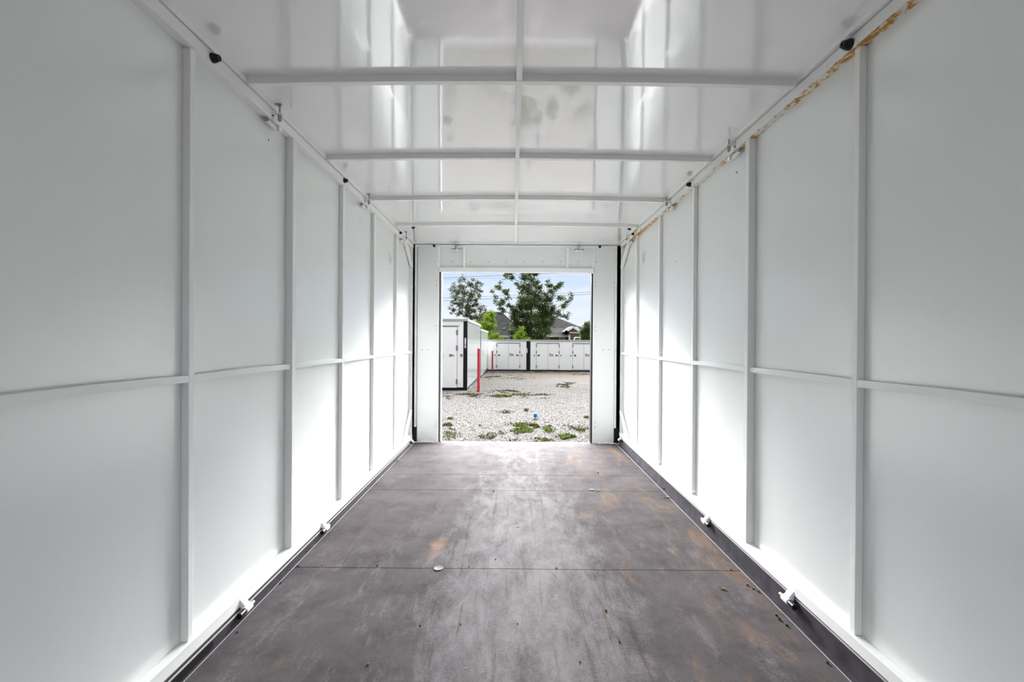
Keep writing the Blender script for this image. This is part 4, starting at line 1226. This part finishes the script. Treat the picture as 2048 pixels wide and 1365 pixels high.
# ------------------------------------------------------------------ trees
M_bark = simple('bark', (.030, .024, .019), rough=.9, var=.3, vscale=6)
def leafmat(name, col, var=.35):
    m, nt, p = newmat(name)
    g_ = N(nt, 'ShaderNodeNewGeometry')
    r = N(nt, 'ShaderNodeValToRGB')
    r.color_ramp.elements[0].color = (*[c * (1 - var) for c in col], 1)
    r.color_ramp.elements[1].color = (*[c * (1 + var) for c in col], 1)
    nt.links.new(g_.outputs['Random Per Island'], r.inputs[0])
    nt.links.new(r.outputs[0], p.inputs['Base Color'])
    p.inputs['Roughness'].default_value = .6
    p.inputs['Specular IOR Level'].default_value = .15
    # leaves let some light through
    tr = N(nt, 'ShaderNodeBsdfTranslucent'); nt.links.new(r.outputs[0], tr.inputs[0])
    mx = N(nt, 'ShaderNodeMixShader', inp={0: .35})
    nt.links.new(p.outputs[0], mx.inputs[1]); nt.links.new(tr.outputs[0], mx.inputs[2])
    out = [n for n in nt.nodes if n.type == 'OUTPUT_MATERIAL'][0]
    nt.links.new(mx.outputs[0], out.inputs[0])
    return m
M_l_dark = leafmat('leaf_dark', (.030, .046, .011), .55)
M_l_olive = leafmat('leaf_olive', (.038, .046, .018), .55)
M_l_lime = leafmat('leaf_lime', (.10, .165, .008), .3)
M_l_mid = leafmat('leaf_mid', (.035, .060, .010), .4)
def tree(name, label, trunk_uv, Yt, clusters, leafm, lsize, dens, grp, seed=1, spread=.5, trunk_r=.16, forks=None):
    """clusters (u, v, radius px) traced where the crown shows; each gets a bough from the trunk and its own leaves"""
    rg = random.Random(seed)
    base = at(trunk_uv[0], trunk_uv[1], Yt); base[2] = gz(Yt)
    root = empty(name, base, label, 'tree', grp)
    pxm = Yt / FPX
    C = []
    top = max(at(c[0], c[1], Yt)[2] for c in clusters)
    for u, v, r in clusters:
        p = at(u, v, Yt)
        dy = rg.uniform(-1, 1) * spread
        C.append((Vector((p[0], Yt + dy, p[2])), r * pxm))
    # trunk rising through the crown
    th = base[2] + (top - base[2]) * .72
    cx = sum(c[0][0] for c in C) / len(C)
    trunk = [base.copy()]
    for k in range(1, 9):
        t = k / 8
        trunk.append(Vector((base[0] + (cx - base[0]) * t + rg.uniform(-.05, .05), Yt + rg.uniform(-.05, .05), base[2] + (th - base[2]) * t)))
    mb = MB()
    mb.sweep(trunk, [trunk_r * (1 - .80 * k / 8) for k in range(9)], 9)
    # grow outward: every cluster hangs on the nearest point already grown that lies nearer the trunk's foot
    nodes = [(trunk[i].lerp(trunk[i + 1], f), trunk_r * (1 - .8 * (i + f) / 8) * .5) for i in range(2, 8) for f in (0, .5)]
    for c, r in sorted(C, key=lambda q_: (q_[0] - trunk[2]).length):
        best = min(nodes, key=lambda q_: (q_[0] - c).length + (.8 if q_[0][2] > c[2] + .1 else 0) + .10 * (q_[0] - trunk[2]).length)
        s0, rs = best
        mid = s0.lerp(c, .5) + Vector((rg.uniform(-.12, .12), rg.uniform(-.1, .1), rg.uniform(-.14, .02))) * (c - s0).length
        ptsb = [s0.lerp(mid, q_).lerp(mid.lerp(c, q_), q_) for q_ in (0, .25, .5, .75, 1)]
        r0 = max(.022, min(rs, .05)); r1 = max(.016, r0 * .62)
        mb.sweep(ptsb, [r0 + (r1 - r0) * q_ for q_ in (0, .25, .5, .75, 1)], 5)
        nodes += [(ptsb[2], (r0 + r1) / 2 * .8), (c, r1 * .9)]
        for _ in range(5):
            e_ = c + Vector((rg.gauss(0, 1), rg.gauss(0, .7), rg.gauss(.2, 1))) * r * .75
            mb.sweep([c, (c + e_) / 2 + Vector((0, 0, .03)), e_], [.010, .007, .004], 4)
    part(mb, 'trunk_and_boughs', M_bark, root, smooth=True)
    lf = MB()
    for c, r in C:
        n = int(dens * 2.1 * (r / pxm) ** 2) + 7
        # tufts inside the cluster make gaps of sky between them
        tufts = [(c + Vector((rg.gauss(0, .45), rg.gauss(0, .45), rg.gauss(0, .42))) * r) for _ in range(max(3, int(4 + r * 9)))]
        for _ in range(n):
            tc_ = rg.choice(tufts)
            p = tc_ + Vector((rg.gauss(0, 1), rg.gauss(0, 1), rg.gauss(0, .8))) * max(.10, min(.20, r * .42))
            s_ = lsize * rg.uniform(.6, 1.3)
            nrm = Vector((rg.gauss(0, 1), rg.gauss(0, 1), rg.gauss(0, 1) + .5)).normalized()
            a1 = nrm.orthogonal().normalized(); a2 = nrm.cross(a1)
            g_ = rg.random() * 6.3
            d1 = a1 * math.cos(g_) + a2 * math.sin(g_); d2 = nrm.cross(d1)
            lf.add([p - d1 * s_ * .5, p + d2 * s_ * .30 - d1 * s_ * .05 + nrm * s_ * .06, p + d1 * s_ * .55, p - d2 * s_ * .30 - d1 * s_ * .05 + nrm * s_ * .06], [(0, 1, 2), (0, 2, 3)])
    part(lf, 'leaves', leafm, root, fix=False)
    return root
def cc(lst): return [(870 + x / 6.4, 530 + y / 6.4, r / 6.4) for x, y, r in lst]
big = cc([(905, 95, 22), (980, 60, 30), (1130, 100, 40), (1200, 60, 60), (1200, 115, 45), (1290, 110, 40), (1160, 180, 50), (1240, 190, 50), (1320, 230, 45), (1190, 260, 55), (1340, 290, 42), (1130, 310, 38), (1200, 350, 60), (1290, 370, 58), (1100, 340, 32),
    (900, 140, 20), (920, 180, 14), (975, 125, 26), (1000, 180, 32), (1040, 230, 26), (1090, 280, 26),
    (840, 240, 15), (800, 290, 28), (830, 300, 24), (890, 330, 34), (920, 380, 28), (740, 345, 18), (770, 400, 22), (940, 430, 22),
    (780, 480, 20), (820, 490, 34), (870, 460, 34), (850, 570, 28), (880, 590, 28), (940, 520, 34), (1000, 560, 45), (1020, 600, 50),
    (1100, 450, 58), (1180, 450, 60), (1260, 440, 60), (1340, 430, 58), (1420, 440, 48), (1100, 540, 68), (1200, 540, 76), (1300, 530, 76), (1400, 530, 66),
    (1440, 220, 18), (1400, 380, 28), (1460, 290, 32), (1490, 340, 38), (1540, 310, 38), (1590, 260, 34), (1620, 260, 20), (1420, 260, 14),
    (1470, 440, 42), (1600, 420, 30), (1640, 430, 20), (1730, 395, 18), (1760, 425, 18), (1720, 430, 14), (1690, 480, 24), (1660, 510, 36), (1620, 540, 22), (1560, 600, 40), (1500, 560, 48), (1600, 640, 26), (1640, 660, 18), (1680, 680, 18), (1700, 620, 12), (1510, 680, 44),
    (1000, 680, 58), (1080, 660, 68), (1180, 640, 78), (1280, 650, 78), (1380, 650, 78), (1450, 620, 58), (1020, 760, 66), (1120, 760, 88), (1240, 770, 88), (1360, 760, 88), (1440, 740, 58), (1000, 860, 58), (1100, 880, 88), (1220, 880, 88), (1340, 880, 88), (1430, 860, 58), (1050, 950, 70), (1200, 960, 80), (1350, 960, 80), (880, 830, 20)])
tree('large_tree', 'large sparse dark green tree behind the far storage row, centre', (1060, 690), 37.0, big, M_l_dark, .125, 3.0, 'trees behind the storage units', seed=5, spread=.8, trunk_r=.22)
lt = cc([(350, 165, 20), (320, 210, 16), (380, 200, 24), (410, 220, 24), (500, 210, 20), (540, 230, 32), (590, 240, 18), (250, 280, 28), (200, 310, 16), (310, 270, 34), (370, 300, 38), (450, 270, 42), (520, 300, 38), (570, 330, 32), (230, 340, 32), (300, 360, 44), (390, 370, 50), (480, 380, 50), (560, 400, 28), (210, 400, 18), (260, 430, 34), (340, 440, 50), (430, 450, 50), (520, 450, 38), (240, 500, 32), (320, 520, 50), (420, 530, 58), (510, 520, 44), (190, 560, 16), (250, 570, 28), (330, 600, 38), (420, 610, 50), (510, 600, 50), (590, 520, 18), (600, 580, 28), (640, 580, 18), (190, 620, 14), (310, 640, 24), (400, 660, 34), (470, 680, 38), (540, 680, 48), (600, 660, 38), (560, 730, 38), (600, 740, 30), (620, 700, 30)])
tree('olive_tree', 'rounded grey-green tree rising above the left storage units', (955, 690), 40.0, lt, M_l_olive, .12, 2.6, 'trees behind the storage units', seed=9, spread=.8, trunk_r=.17)
tree('lime_tree', 'bright lime green young tree beside the left storage units', (978, 690), 32.5, cc([(720, 600, 14), (700, 640, 32), (740, 660, 32), (660, 670, 28), (680, 700, 42), (740, 720, 32), (640, 770, 34), (700, 780, 44), (740, 800, 28), (620, 810, 24), (680, 840, 40), (700, 890, 30), (550, 745, 14)]), M_l_lime, .10, 5.5, 'trees behind the storage units', seed=12, spread=.3, trunk_r=.05)
tree('lime_shrub', 'low lime green shrub just above the roof of the far row, at the left', (990, 690), 33.2, cc([(700, 930, 24), (740, 925, 28), (790, 920, 28), (830, 945, 20), (760, 950, 28), (700, 960, 30), (810, 965, 28)]), M_l_lime, .10, 6.0, 'trees behind the storage units', seed=13, spread=.3, trunk_r=.04)
tree('lime_shrub', 'small lime green shrub in front of the large tree', (1038, 690), 32.6, cc([(1110, 830, 22), (1080, 870, 34), (1120, 880, 24), (1060, 910, 34), (1090, 940, 34), (1045, 940, 20), (1080, 970, 34)]), M_l_lime, .10, 6.0, 'trees behind the storage units', seed=14, spread=.25, trunk_r=.04)
tree('lime_shrub', 'tip of a lime green shrub right above the black posts', (1054, 690), 32.4, cc([(1180, 945, 12), (1185, 965, 16)]), M_l_lime, .09, 7.0, 'trees behind the storage units', seed=15, spread=.1, trunk_r=.03)
tree('leafy_tree', 'mid green bushy tree at the right edge of the doorway view', (1176, 690), 35.0, cc([(1940, 770, 28), (1920, 820, 34), (1970, 840, 34), (1900, 880, 34), (1950, 900, 44), (1900, 940, 30), (1970, 950, 30), (1980, 780, 20), (2040, 820, 50), (2060, 900, 50), (1930, 970, 40), (2020, 960, 40)]), M_l_mid, .11, 6.0, 'trees behind the storage units', seed=16, spread=.4, trunk_r=.07)

# ------------------------------------------------------------------ overhead lines
M_wire = simple('wire', (.10, .10, .11), rough=.6)
def wire(u0, v0, u1, v1, r, label, Y0_=50.0, Y1_=49.0):
    a, b = at(u0, v0, Y0_), at(u1, v1, Y1_)
    d = b - a
    pts = []
    for k in range(41):
        t = -3.0 + 7.0 * k / 40
        p = a + d * t; 
        p[2] += .020 * ((t - .5) ** 2 - .25)
        pts.append(p)
    mb = MB(); mb.sweep(pts, [r] * 41, 5)
    tag(mb.build('power_line', M_wire, smooth=True, origin=a), label, 'power line', 'overhead lines crossing the sky')
wire(882, 556.4, 1181, 543.5, .020, 'topmost overhead line, just under the door header')
wire(882, 559.5, 1181, 552.5, .008, 'faint thin overhead line below the topmost one')
wire(882, 597.0, 1181, 584.4, .017, 'upper of the two close overhead lines across the trees')
wire(882, 602.3, 1181, 588.8, .022, 'lower of the two close overhead lines across the trees')
